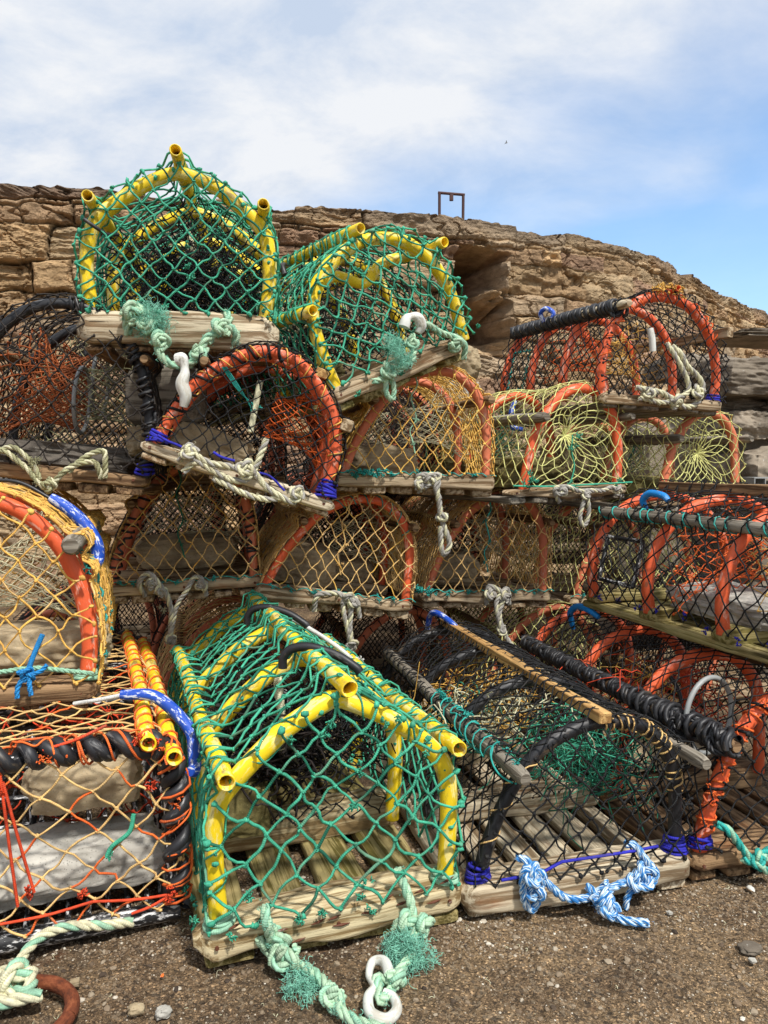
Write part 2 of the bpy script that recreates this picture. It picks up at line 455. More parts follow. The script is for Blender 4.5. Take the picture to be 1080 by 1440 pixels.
def mat_wood(name, a, b, c=None, algae=0.0, rust=.5, al=(.14, .16, .03, 1)):
    """a light fibre, b dark fibre"""
    n = NT(name)
    warp = n.noise(n.map((5, 10, 10)), 1, 3)
    g1 = n.noise(n.map((2.4, 75, 75)), 1, 6, .68, .6)
    col = n.ramp(g1, [(.30, sc4(b, .8)), (.44, b), (.54, a), (.75, sc4(a, 1.25))])
    tone = n.noise(n.map((2.2, 7, 7), loc=(4, 4, 4)), 1, 4)
    col = n.mix(n.ramp(tone, [(.35, 0.0), (.7, .55)]), col, n.mix(.5, col, sc4(b, 1.25)))
    crack = n.ramp(n.noise(n.map((3.2, 115, 115), loc=(7, 1, 3)), 1, 4, .6, .3), [(.30, 1.0), (.38, 0.0)])
    col = n.mix(crack, col, sc4(b, .22))
    if rust:
        r = n.ramp(n.noise(n.map((6, 20, 20), loc=(1, 5, 9)), 1, 4, .6), [(.60, 0.0), (.74, rust)])
        col = n.mix(r, col, (.28, .10, .03, 1))
    if algae:
        q = n.ramp(n.noise(n.map((4, 9, 9), loc=(2, 8, 3)), 1, 5, .6), [(.30, 0.0), (.66, algae)])
        col = n.mix(q, col, n.mix(.45, col, al))
    st = n.ramp(n.noise(n.map((3, 11, 11), loc=(8, 2, 6)), 1, 5, .65), [(.52, 0.0), (.66, .55)])
    col = n.mix(st, col, sc4(b, .45))
    bm = n.bump(g1, .8, .0045); bm = n.bump(crack, -.9, .004, bm)
    return n.fin(col, .85, bm, .25)
def mat_stone(name, a, b, pore=.5, sp=(.5, .48, .42, 1), scale=1.0):
    n = NT(name)
    f = n.noise(n.map((14 * scale,) * 3), 1, 8, .65)
    col = n.ramp(f, [(.30, b), (.55, a), (.78, sc4(a, 1.5))])
    g = n.noise(n.map((4 * scale,) * 3, loc=(5, 5, 5)), 1, 4)
    col = n.mix(n.ramp(g, [(.4, 0.0), (.7, .5)]), col, sc4(b, .8))
    v = n.ramp(n.vor(n.vec, 170 * scale), [(.0, 1.0), (.28, 0.0)])
    col = n.mix(n.mix(pore, (0, 0, 0, 1), v), col, sc4(b, .25))
    s = n.ramp(n.noise(n.map((120 * scale,) * 3), 1, 3, .8), [(.62, 0.0), (.72, .6)])
    col = n.mix(s, col, sp)
    bb = n.bump(f, .7, .006); bb = n.bump(v, -pore, .003, bb)
    return n.fin(col, .92, bb, .2)

M = {}
M['green'] = mat_twine('green_twine', srgb(58, 148, 118), 1.9, .5, (.20, .20, .13, 1))
M['green_dark'] = mat_twine('dark_green_twine', srgb(22, 96, 74))
M['teal'] = mat_twine('teal_twine', srgb(44, 150, 140))
M['tan'] = mat_twine('tan_twine', srgb(214, 168, 108))
M['gold'] = mat_twine('golden_twine', srgb(224, 164, 80))
M['lime'] = mat_twine('lime_twine', srgb(202, 200, 126))
M['black'] = mat_twine('black_twine', srgb(17, 17, 18), 2.0, .4, (.05, .045, .04, 1))
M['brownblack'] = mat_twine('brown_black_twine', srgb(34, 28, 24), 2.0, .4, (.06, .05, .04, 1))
M['orange_twine'] = mat_twine('orange_twine', srgb(232, 98, 40))
M['red_twine'] = mat_twine('red_twine', srgb(200, 66, 34))
M['blue_twine'] = mat_twine('blue_twine', srgb(36, 36, 150))
M['bluecyan'] = mat_twine('light_blue_twine', srgb(30, 120, 180))
M['white_twine'] = mat_twine('white_twine', srgb(205, 205, 196), 1.2, .7)
M['rope_green'] = mat_twine('green_grey_rope', srgb(158, 186, 156), 1.35, .7, (.24, .22, .14, 1))
M['rope_green2'] = mat_twine('faded_green_rope', srgb(138, 180, 152), 1.3, .7, (.24, .22, .14, 1))
M['rope_grey'] = mat_twine('grey_rope', srgb(150, 146, 138), 1.4, .55, (.16, .13, .1, 1))
M['rope_cream'] = mat_twine('cream_rope', srgb(196, 190, 158), 1.2, .7, (.3, .24, .14, 1))
M['rope_olive'] = mat_twine('olive_rope', srgb(150, 148, 112), 1.3, .6, (.16, .14, .08, 1))
M['fuzz'] = mat_twine('frayed_green_fibre', srgb(128, 192, 168), 1.3, .7, (.2, .3, .2, 1))
M['yellow'] = mat_plastic('yellow_pipe', srgb(240, 204, 22), (.86, .74, .30, 1), rough=.62, scuffs=.75, dark=.74, thr=.52, stain=.535)
M['orange'] = mat_plastic('orange_pipe', srgb(226, 96, 52), (.86, .62, .5, 1), scuffs=.55, dark=.75, rough=.52, thr=.56)
M['salmon'] = mat_plastic('faded_orange_pipe', srgb(214, 120, 84), (.66, .52, .42, 1), scuffs=.55, rough=.6)
M['blackpipe'] = mat_plastic('black_pipe', srgb(30, 30, 33), (.25, .24, .23, 1), scuffs=.3, rough=.4)
M['blacktape'] = mat_plastic('black_rubber_rope', srgb(34, 34, 37), (.35, .33, .31, 1), scuffs=.35, rough=.45)
M['blackframe'] = mat_plastic('black_painted_frame', srgb(26, 26, 28), (.75, .74, .72, 1), scuffs=.95, rough=.5, thr=.525, ss=34)
M['whiteplastic'] = mat_plastic('white_plastic', srgb(212, 212, 204), (.42, .37, .28, 1), scuffs=.6, rough=.45, dark=.8, thr=.52)
M['blueplastic'] = mat_plastic('blue_plastic', srgb(20, 74, 180), (.75, .8, .9, 1), scuffs=.9, rough=.55, thr=.53, ss=40)
M['bluewhite'] = mat_bluewhite()
M['cyanplastic'] = mat_plastic('light_blue_plastic', srgb(12, 128, 205), (.6, .75, .85, 1), scuffs=.25, rough=.4)
M['greyplastic'] = mat_plastic('grey_plastic', srgb(150, 152, 150), (.7, .7, .7, 1), scuffs=.3)
M['wood'] = mat_wood('weathered_wood', srgb(188, 168, 138), srgb(118, 94, 66))
M['wood_green'] = mat_wood('algae_wood', srgb(178, 160, 112), srgb(100, 84, 44), algae=.85, rust=.25)
M['wood_pale'] = mat_wood('pale_driftwood', srgb(212, 198, 170), srgb(138, 116, 88), rust=.6)
M['wood_front'] = mat_wood('pale_front_board', srgb(206, 190, 152), srgb(138, 114, 78), algae=.18, rust=.35)
M['wood_grey'] = mat_wood('grey_wood', srgb(150, 142, 128), srgb(96, 88, 76), rust=.12)
M['wood_brown'] = mat_wood('brown_wood', srgb(158, 128, 94), srgb(92, 68, 46), rust=.6)
M['wood_new'] = mat_wood('new_wood', srgb(200, 162, 104), srgb(150, 112, 66), rust=.0)
M['stone_tan'] = mat_stone('tan_stone', srgb(184, 166, 134), srgb(124, 108, 84))
M['stone_dark'] = mat_stone('dark_stone', srgb(112, 104, 94), srgb(70, 64, 58))
M['rustnet'] = mat_twine('rusty_brown_twine', srgb(150, 78, 36))
M['stone_grey'] = mat_stone('grey_concrete', srgb(182, 178, 168), srgb(128, 124, 114), .8)
M['stone_moss'] = mat_stone('mossy_stone', srgb(122, 112, 70), srgb(60, 52, 32), .6, (.4, .4, .16, 1))
M['boulder'] = mat_stone('boulder_stone', srgb(142, 130, 114), srgb(88, 80, 70), .35, scale=.45)
M['darkweed'] = mat_twine('dark_weed', srgb(34, 27, 24), 2.0, .5, (.1, .09, .03, 1))
M['darkiron'] = mat_plastic('dark_iron', srgb(72, 44, 42), (.3, .18, .14, 1), rough=.7)
M['nail'] = mat_plastic('rusty_nail', srgb(96, 52, 30), rough=.7)
def mat_rust():
    n = NT('rusty_iron'); f = n.noise(n.map((40, 90, 90)), 1, 7, .7)
    col = n.ramp(f, [(.3, srgb(58, 32, 24)), (.5, srgb(112, 58, 34)), (.7, srgb(150, 88, 56))])
    return n.fin(col, .85, n.bump(f, .8, .004), .3)
M['rust'] = mat_rust()
def mat_wall():
    n = NT('sandstone_masonry')
    c = n.t.nodes.new('ShaderNodeAttribute'); c.attribute_name = 'col'
    tcn = n.t.nodes.new('ShaderNodeTexCoord'); o = tcn.outputs['Object']
    f = n.noise(n.map((9, 9, 22), o), 1, 9, .68, .4)
    col = n.mix(1.0, c.outputs['Color'], n.ramp(f, [(.30, .55), (.5, 1.0), (.70, 1.4)]), 'MULTIPLY')
    s = n.noise(n.map((1.6, 1.6, 3), o, (3, 1, 2)), 1, 6, .6)
    col = n.mix(n.ramp(s, [(.50, 0.0), (.70, .4)]), col, n.mix(.6, col, srgb(184, 140, 88)))
    d = n.noise(n.map((3, 3, 8), o, (7, 4, 2)), 1, 7, .7)
    col = n.mix(n.ramp(d, [(.60, 0.0), (.74, .55)]), col, srgb(92, 72, 60))
    p = n.noise(n.map((55, 55, 80), o), 1, 5, .75)
    col = n.mix(n.ramp(p, [(.30, .75), (.42, 0.0)]), col, srgb(66, 48, 34))
    b = n.bump(f, 1.0, .035); b = n.bump(p, 1.0, .014, b)
    return n.fin(col, .95, b, .15)
M['wall'] = mat_wall()
def mat_ground():
    n = NT('gritty_ground'); tcn = n.t.nodes.new('ShaderNodeTexCoord'); o = tcn.outputs['Object']
    f = n.noise(n.map((4, 4, 4), o), 1, 7, .6)
    col = n.ramp(f, [(.32, srgb(92, 73, 54)), (.5, srgb(132, 109, 82)), (.70, srgb(160, 134, 100))])
    v = n.vor(n.map((1, 1, 1), o), 330, 'F1', 'Color')
    sepc = n.t.nodes.new('ShaderNodeSeparateColor'); n.l(v, sepc.inputs[0])
    col = n.mix(.8, col, n.mix(1.0, col, n.ramp(sepc.outputs[0], [(.0, .22), (.45, .8), (.8, 1.3), (.93, 1.9), (1.0, 3.6)]), 'MULTIPLY'))
    v2 = n.vor(n.map((1, 1, 1), o, (3, 3, 3)), 150, 'F1', 'Color')
    s2 = n.t.nodes.new('ShaderNodeSeparateColor'); n.l(v2, s2.inputs[0])
    col = n.mix(n.ramp(s2.outputs[1], [(.80, 0.0), (.88, .45)]), col, srgb(160, 142, 118))
    col = n.mix(n.ramp(s2.outputs[2], [(.84, 0.0), (.90, .6)]), col, srgb(62, 54, 46))
    d = n.noise(n.map((2.2, 2.2, 2.2), o, (5, 1, 0)), 1, 6, .6)
    col = n.mix(n.ramp(d, [(.48, 0.0), (.60, .6)]), col, srgb(60, 48, 38))
    r = n.noise(n.map((5, 5, 5), o, (1, 9, 0)), 1, 5, .6)
    col = n.mix(n.ramp(r, [(.62, 0.0), (.74, .45)]), col, srgb(140, 84, 46))
    vd = n.vor(n.map((1, 1, 1), o), 330); h = n.noise(n.map((130, 130, 130), o), 1, 5, .7)
    b = n.bump(vd, -1.0, .005); b = n.bump(h, 1.0, .010, b); b = n.bump(n.noise(n.map((38, 38, 38), o), 1, 5, .6), 1.0, .02, b)
    return n.fin(col, .92, b, .25)
M['ground'] = mat_ground()
def mat_gravel():
    n = NT('gravel_chips'); g = n.vec
    f = n.noise(n.map((1.3, 1.3, 1.3)), 1, 1)
    col = n.ramp(f, [(.3, srgb(60, 50, 42)), (.45, srgb(118, 100, 80)), (.6, srgb(150, 136, 116)), (.75, srgb(214, 206, 190))])
    return n.fin(col, .9, None, .3)
M['gravel'] = mat_gravel()

# ------------------------------------------------------------------ tagging
def tag(o, label=None, cat=None, group=None, kind=None):
    if label: o['label'] = label
    if cat: o['category'] = cat
    if group: o['group'] = group
    if kind: o['kind'] = kind
    return o
# ------------------------------------------------------------------ ground
def grid_faces(nu, nv):
    i, j = np.meshgrid(np.arange(nu - 1), np.arange(nv - 1), indexing='ij')
    return np.stack([i * nv + j, (i + 1) * nv + j, (i + 1) * nv + j + 1, i * nv + j + 1], -1).reshape(-1, 4)
def ground_h(x, y):
    q = np.stack([x * 2.2, y * 2.2, x * 0], -1)
    near = 1 / (1 + ((x / 3) ** 2 + ((y - 1.6) / 3) ** 2))
    return (fbm(q, 3, 31) * .007 + fbm(q * 8, 3, 35) * .0032 + fbm(q * 26, 2, 37) * .0022) * near - .008
def build_ground():
    a = np.linspace(-1, 1, 540); b = np.linspace(-1, 1, 540)
    xs = np.sinh(a * 7.0) / np.sinh(7.0) * 70; ys = np.sinh(b * 7.0) / np.sinh(7.0) * 70 + 1.3
    X, Y = np.meshgrid(xs, ys, indexing='ij')
    Z = ground_h(X, Y)
    mb = MB(); mb.add(np.stack([X, Y, Z], -1).reshape(-1, 3), grid_faces(540, 540))
    tag(mb.build('ground', M['ground']), kind='structure')
build_ground()
def build_gravel():
    mb = MB()
    def put(n, xr, yr, rmin, rmax, p):
        x = rng.uniform(*xr, n); y = rng.uniform(*yr, n); r = rmin + (rmax - rmin) * rng.rand(n) ** p
        C = np.stack([x, y, ground_h(x, y) + r * .15], -1)
        K = n; S = .65 + .7 * rng.rand(K, 1, 3); S[..., 2] *= .6
        a = rng.rand(K) * 6.28; ca, sa = np.cos(a)[:, None], np.sin(a)[:, None]
        V = ICO_V[None] * S * (1 + .35 * (rng.rand(K, 12, 1) - .5)) * r[:, None, None]
        Vx = V[..., 0] * ca - V[..., 1] * sa; Vy = V[..., 0] * sa + V[..., 1] * ca
        V = np.stack([Vx, Vy, V[..., 2]], -1) + C[:, None]
        F = (ICO_F[None] + np.arange(K)[:, None, None] * 12).reshape(-1, 3)
        G = np.repeat(rng.rand(K, 1, 3) * 60, 12, 1)
        mb.add(V.reshape(-1, 3), F, G.reshape(-1, 3))
    put(26000, (-1.0, 1.5), (1.0, 1.9), .0007, .0019, 1.5)
    put(3200, (-1.0, 1.5), (1.0, 1.9), .0018, .0065, 2.6)
    put(2500, (-1.5, 2.5), (1.6, 3.2), .001, .005, 2)
    put(5000, (-.9, .3), (1.28, 1.55), .001, .0035, 1.5); put(5000, (.1, 1.3), (1.36, 1.75), .001, .0035, 1.5)
    n = 170; x = rng.uniform(-.8, 1.1, n); y = rng.uniform(1.05, 1.65, n); z = ground_h(x, y) + .002
    hairs(mb, np.stack([x, y, z], -1), .016, 1, .00045, .5)
    tag(mb.build('gravel', [M['gravel'], M['rope_cream']], smooth=False), kind='stuff', label='grit and small stone chips scattered over the brown ground', cat='gravel')
build_gravel()
def loose_stone(px, py, size, label, m='stone_tan', seed=1, rot=0.3):
    p = atz(px, py, 0); mb = MB(); stone(mb, p + np.array([0, 0, size[2] * .3]), size, seed, 9, .2, .35, rot)
    tag(mb.build('stone', M[m]), label, 'stone', 'loose stones on the ground')
loose_stone(192, 1423, (.028, .022, .014), 'square tan stone chip on the ground right of the rusty ring', seed=3)
loose_stone(230, 1428, (.026, .02, .016), 'pale angular stone chip at the bottom edge, rightmost near the rusty ring', 'stone_grey', 5)
loose_stone(105, 1385, (.018, .016, .012), 'small rounded stone touching the rusty ring', 'stone_tan', 8)
loose_stone(1055, 1335, (.045, .035, .010), 'flat dark stone chip on the ground at the right edge', 'boulder', 9)
loose_stone(1058, 1352, (.014, .012, .007), 'small cream pebble beside the flat dark chip', 'stone_grey', 12)
loose_stone(942, 1285, (.012, .010, .006), 'tiny white pebble below the blue and white rope', 'stone_grey', 15)

# scrap of white flake and orange crumb on the ground
def flake(px, py, s, m, label, seed):
    p = atz(px, py, .002); mb = MB(); n = 9
    a = np.linspace(0, 2 * np.pi, n, endpoint=False); r = s * (.6 + .5 * np.random.RandomState(seed).rand(n))
    ring = np.stack([r * np.cos(a) * .6, r * np.sin(a), .0012 + .001 * np.sin(a * 2)], -1)
    V = np.vstack([ring, ring * [.8, .8, 1] + [0, 0, .0014], [[0, 0, .003]]]) + p
    k = np.arange(n); k2 = (k + 1) % n
    mb.add(V, np.stack([k, k2, k2 + n, k + n], 1)); mb.add(V, np.stack([k + n, k2 + n, np.full(n, 2 * n)], 1))
    tag(mb.build('paint_flake', M[m]), label, 'flake')
flake(1056, 1250, .014, 'whiteplastic', 'white paint flake on the dark ground under the teal rope', 2)
flake(228, 1373, .005, 'orange_twine', 'tiny orange crumb on the ground left of the big green netted creel', 4)

# ------------------------------------------------------------------ harbour wall
def build_wall():
    ctl = [(-420, 4.25), (-200, 4.4), (0, 4.6), (200, 4.82), (400, 5.04), (600, 5.28), (720, 5.50), (820, 5.72), (900, 6.10), (980, 7.30), (1080, 9.0), (1180, 11.6), (1300, 16.0)]
    P = np.array([[(px - 540) / FOC * Y, Y, 0] for px, Y in ctl])
    P = catmull(P, 14); P = resample(P, step=.05)
    seg = np.concatenate([[0], np.cumsum(np.linalg.norm(np.diff(P, axis=0), axis=1))]); Ltot = seg[-1]
    # finer sampling where it is near
    ns, nz = 1500, 320
    u = np.linspace(0, 1, ns); s = np.where(u < .78, u / .78 * 9.3, 9.3 + (u - .78) / .22 * (Ltot - 9.3)) if Ltot > 9.3 else u * Ltot
    px = np.interp(s, seg, P[:, 0]); py = np.interp(s, seg, P[:, 1])
    tx = np.gradient(px, s); ty = np.gradient(py, s); tl = np.hypot(tx, ty); nx, ny = ty / tl, -tx / tl    # normal towards the camera
    H = 2.50
    zf = np.linspace(0, 1, nz)
    S, Zf = np.meshgrid(s, zf, indexing='ij'); 
    pxpix = np.interp(s, s, px / py * FOC + 540)
    # coping height: blocky
    edges = [0]; r0 = np.random.RandomState(3)
    while edges[-1] < Ltot: edges.append(edges[-1] + r0.uniform(.16, .52))
    edges = np.array(edges); top = r0.uniform(-.022, .022, len(edges)) ; bi = np.searchsorted(edges, s) - 1
    Htop = H + top[bi] + fbm(np.stack([s * 3, s * 0, s * 0], -1), 4, 5) * .02 + fbm(np.stack([s * 22, s * 0, s * 0], -1), 2, 6) * .008
    Htop = Htop - .10 * np.clip((pxpix - 20) / 120., 0, 1) * 0 - .02
    z0 = 0.0
    Z = z0 + (1 - (1 - Zf) ** 1.25) * (Htop[:, None] - z0)
    w = np.stack([S, Z, S * 0], -1)
    # irregular courses
    Sw = S + fbm(w * 2.6, 3, 12) * .06 + fbm(w * 9, 2, 14) * .016
    Zw = Z + fbm(w * np.array([.9, 1.6, 1]), 2, 13) * .05 + fbm(w * 8, 2, 15) * .012
    re = [-.3]; 
    while re[-1] < 3.2: re.append(re[-1] + r0.choice([.07, .10, .13, .16, .20]))
    re = re[:-1]; re = [q for q in re if q < 2.36] + [2.385, 3.2]
    re = np.array(re); ri = np.clip(np.searchsorted(re, Zw) - 1, 0, len(re) - 2)
    dz = np.minimum(Zw - re[ri], re[ri + 1] - Zw); rh = re[ri + 1] - re[ri]
    ds = np.zeros_like(dz); bid = np.zeros(dz.shape, int)
    for k in range(len(re) - 1):
        e = [-1 + r0.rand() * .3]; 
        while e[-1] < Ltot + 1: e.append(e[-1] + r0.uniform(.13, .40) * (.7 + 1.6 * (re[k + 1] - re[k]) / .18 * .5))
        e = np.array(e); m = ri == k; q = np.clip(np.searchsorted(e, Sw[m]) - 1, 0, len(e) - 2)
        ds[m] = np.minimum(Sw[m] - e[q], e[q + 1] - Sw[m]); bid[m] = k * 1000 + q
    br = np.random.RandomState(9).rand(60000, 5)
    B = br[bid]
    edge = np.minimum(ds, dz)
    joint = np.clip(edge / .013, 0, 1); round_ = np.clip(edge / .03, 0, 1)
    mort = np.clip(fbm(w * 1.7, 3, 21) * 1.3 + .62, 0, 1)             # some joints are full of mortar
    d = (B[..., 0] - .5) * .050 + (joint - 1) * (.005 + .034 * (1 - mort)) + round_ * .008
    d += (B[..., 1] - .5) * .05 * (Sw % .3) + (B[..., 2] - .5) * .06 * (Zw % .2)
    strata = fbm(np.stack([S * 2.6, Z * 22 + fbm(w * 2, 2, 40) * 1.6, B[..., 3] * 9], -1), 5, 23, .62)
    bs = (B[..., 4] > .72); d += np.abs(strata) * -(.006 + .018 * bs) + .004 + fbm(w * 7, 5, 24, .65) * .010 + fbm(w * 34, 3, 27) * .004
    cr1 = np.abs(fbm(w * np.array([3.2, 4.2, 1]), 4, 61)); cr2 = np.abs(fbm(w * np.array([6, 9, 1]), 3, 66))
    d -= .028 * np.clip((.05 - cr1) / .05, 0, 1) + .015 * np.clip((.05 - cr2) / .05, 0, 1)
    holes = np.clip(fbm(w * np.array([4.2, 7, 1]), 3, 26) - .62, 0, 1); d -= holes * .10
    d += fbm(w * .8, 2, 44) * .022
    # recess with an overhanging lip
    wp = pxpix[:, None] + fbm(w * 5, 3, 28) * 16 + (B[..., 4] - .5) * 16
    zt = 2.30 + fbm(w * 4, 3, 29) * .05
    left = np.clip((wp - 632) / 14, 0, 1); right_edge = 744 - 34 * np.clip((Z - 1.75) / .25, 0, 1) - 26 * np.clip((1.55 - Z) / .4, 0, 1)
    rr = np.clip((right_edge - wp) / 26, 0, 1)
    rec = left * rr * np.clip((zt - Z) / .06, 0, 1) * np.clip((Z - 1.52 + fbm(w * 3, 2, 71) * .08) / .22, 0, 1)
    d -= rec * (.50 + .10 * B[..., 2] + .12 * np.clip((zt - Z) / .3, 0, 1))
    d += .05 * np.exp(-((pxpix[:, None] - 640) / 45) ** 2) * np.clip((Z - 2.25) / .05, 0, 1)
    X = px[:, None] + nx[:, None] * d; Y = py[:, None] + ny[:, None] * d
    pal = np.array([srgb(188, 160, 124)[:3], srgb(180, 150, 114)[:3], srgb(194, 168, 132)[:3], srgb(174, 144, 112)[:3], srgb(160, 130, 106)[:3], srgb(180, 158, 130)[:3], srgb(188, 156, 116)[:3]])
    ci = (B[..., 3] * 6.999).astype(int); col = pal[ci] * (.85 + .3 * B[..., 0:1])
    mc = np.array(srgb(196, 168, 132)[:3]); jm = (1 - joint)[..., None] * (.3 + .5 * mort[..., None]); col = col * (1 - jm) + mc * jm
    dk = ((1 - np.clip(edge / .009, 0, 1)) * np.clip(1.0 - mort * 1.3, 0, 1))[..., None]; col = col * (1 - .55 * dk)
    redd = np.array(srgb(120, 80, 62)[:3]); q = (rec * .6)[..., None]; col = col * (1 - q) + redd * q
    grey = np.array(srgb(122, 108, 94)[:3]); q = (np.clip((Z - Htop[:, None] + .10) / .08, 0, 1) * .6)[..., None]; col = col * (1 - q) + grey * q
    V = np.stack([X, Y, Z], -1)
    # walkway on top, running back from the face
    nt = 10; back = np.linspace(0, 1, nt + 1)[1:] ** 1.4 * 1.2
    TX = X[:, -1:] - nx[:, None] * back; TY = Y[:, -1:] - ny[:, None] * back
    TZ = Htop[:, None] + fbm(np.stack([TX * 6, TY * 6, TX * 0], -1), 3, 33) * .012 - np.clip(back[None] - .2, 0, 1) * .05
    V = np.concatenate([V, np.stack([TX, TY, TZ], -1)], 1)
    col = np.concatenate([col, np.broadcast_to(grey, (ns, nt, 3))], 1)
    # back face
    bx = X[:, -1:] - nx[:, None] * 1.25; by = Y[:, -1:] - ny[:, None] * 1.25
    V = np.concatenate([V, np.stack([bx, by, bx * 0 - .1], -1)], 1); col = np.concatenate([col, np.broadcast_to(grey, (ns, 1, 3))], 1)
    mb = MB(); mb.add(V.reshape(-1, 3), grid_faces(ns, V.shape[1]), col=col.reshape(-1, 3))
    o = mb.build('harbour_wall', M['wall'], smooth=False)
    tag(o, 'long brown sandstone harbour wall of rough blocks with a dark recess, curving away to the right', 'wall')
build_wall()

# steel frame on top of the wall
def wall_frame():
    root = bpy.data.objects.new('steel_frame', None); sc.collection.objects.link(root)
    Y = 5.75; a = at(618, 306, Y); b = at(651, 308, Y + .03); ta = at(618, 271, Y); tb = at(651.5, 274, Y + .03)
    root.location = Vector((a + b) / 2); off = -(a + b) / 2
    a[2] -= .12; b[2] -= .12
    for p, q in ((a, ta), (b, tb)):
        mb = MB(); tubes(mb, resample(np.array([p, q]), n=6) + off, .0105, 8, cap=True); mb.build('post', M['darkiron'], root)
    mb = MB(); tubes(mb, resample(np.array([ta - [.01, 0, 0], tb + [.01, 0, 0]]), n=8) + off, .0105, 8, cap=True); mb.build('crossbar', M['darkiron'], root)
    m = (ta + tb) / 2; mb = MB(); plank(mb, m + off + [-.014, -.008, -.05], .028, .016, .045, 3, .2, .001, 'x', endr=.004); mb.build('catch', M['darkiron'], root)
    tag(root, 'rusty square steel frame standing on top of the harbour wall', 'frame')
wall_frame()
def bird():
    c = at(712, 201, 80.); mb = MB()
    tubes(mb, resample(np.array([c + [-.16, 0, -.03], c + [0, 0, 0], c + [.15, 0, .03]]), n=7), np.array([[.008, .035, .05, .055, .045, .03, .01]]), 8)
    for sx in (-1, 1):
        w = np.array([c + [0, 0, .02], c + [-.02, sx * .22, .12], c + [-.1 , sx * .48, .05]])
        tubes(mb, catmull(w, 4), np.array([[.05, .048, .045, .04, .035, .028, .02, .012, .004]]), 5)
    tag(mb.build('seagull', M['greyplastic']), 'tiny seagull gliding high in the cloudy sky above the wall', 'bird')
bird()

# boulders and blocks between creels and wall
def boulder(px, py, Y, size, label, seed, m='boulder', boxy=.62, rot=.2, amp=.12, name='boulder', cat='boulder'):
    mb = MB(); stone(mb, at(px, py, Y), size, seed, 44, amp, boxy, rot, 0, 2.0, .012)
    tag(mb.build(name, M[m]), label, cat)
boulder(1052, 535, 3.3, (.52, .45, .19), 'big pale flat-topped boulder on top of the rough stone pile at the right edge', 4)
boulder(968, 520, 3.5, (.30, .4, .13), 'dark rounded boulder behind the leg of the black netted creel', 21)
boulder(1120, 574, 3.35, (.44, .4, .085), 'thin flat slab under the big pale boulder', 5, boxy=.68)
boulder(1010, 572, 3.4, (.30, .4, .08), 'thin dark slab just right of the tilted creel board', 6, boxy=.68)
boulder(1030, 600, 3.3, (.28, .4, .15), 'squarish brown boulder below the thin slabs at right', 7)
boulder(1130, 600, 3.35, (.30, .4, .12), 'brown boulder at the right edge below the thin slabs', 17)
boulder(1068, 672, 3.25, (.40, .5, .26), 'large grey boulder low at the right edge behind the lime netted creel', 8, boxy=.7)
boulder(1170, 480, 4.1, (1.6, .5, .05), 'long dark ledge at the foot of the wall at the right edge', 14, boxy=.85)
boulder(640, 556, 2.95, (.19, .2, .11), 'grey squared block behind the tilted yellow hooped creel', 11, 'stone_grey', .85, .1, .08, 'stone_block', 'stone block')
boulder(648, 512, 3.0, (.15, .2, .14), 'rounded tan stone on the squared block by the yellow pipe foot', 12, 'stone_tan', .5, .1, .1, 'stone_block', 'stone block')
boulder(205, 622, 2.05, (.10, .14, .09), 'tan lump of stone beside the tilted orange hooped creel', 15, 'stone_tan', .5, .2, .2, 'stone_block', 'stone block')
boulder(1130, 860, 3.35, (1.1, .7, .85), 'lowest broad boulder of the rough stone pile at the right edge', 13, boxy=.75)
boulder(965, 740, 3.62, (.85, .6, 1.15), 'broad shadowed boulder standing on the ground behind the right hand creels', 9, boxy=.75)
def timber():
    mb = MB(); p = at(172, 590, 2.02)
    plank(mb, p, .20, .12, .135, 21, .5, .013, 'x', endr=.03)
    tag(mb.build('timber_block', M['wood_grey']), 'cracked weathered timber block wedged under the top left yellow creel', 'timber')
timber()
def channel():
    """grey metal channel on the stones at the right edge"""
    mb = MB(); p = at(1060, 700, 2.9)
    for o, s in (((0, 0, 0), (.16, .10, .004)), ((0, 0, .072), (.16, .10, .004)), ((0, 0, .0045), (.004, .10, .067)), ((.04, 0, .0045), (.004, .10, .067))):
        x, y, z = np.array(o) + p; a, b, c = s
        V = np.array([[x + i * a, y + j * b, z + k * c] for i in (0, 1) for j in (0, 1) for k in (0, 1)])
        mb.add(V, [[0, 1, 3, 2], [4, 6, 7, 5], [0, 4, 5, 1], [2, 3, 7, 6], [0, 2, 6, 4], [1, 5, 7, 3]])
    tag(mb.build('metal_channel', M['greyplastic'], smooth=False), 'grey metal box channel lying by the stones at the right edge', 'metal channel')
channel()
def ring():
    """rusty mooring ring, bottom left"""
    c = atz(38, 1440, 0); a = np.linspace(0, 2 * np.pi, 60)
    R = .088
    P = np.stack([c[0] - .02 + R * np.cos(a), c[1] - .012 + R * .95 * np.sin(a), .016 + .004 * np.cos(a)], -1)
    mb = MB(); r = .0112 * (1 + .07 * fbm(np.stack([np.cos(a) * 5, np.sin(a) * 5, a * 0], -1), 3)); r[-1] = r[0]
    tubes(mb, P, r[None], 14)
    tag(mb.build('mooring_ring', M['rust']), 'thick rusty iron ring lying on the ground in the bottom left corner', 'ring')
ring()
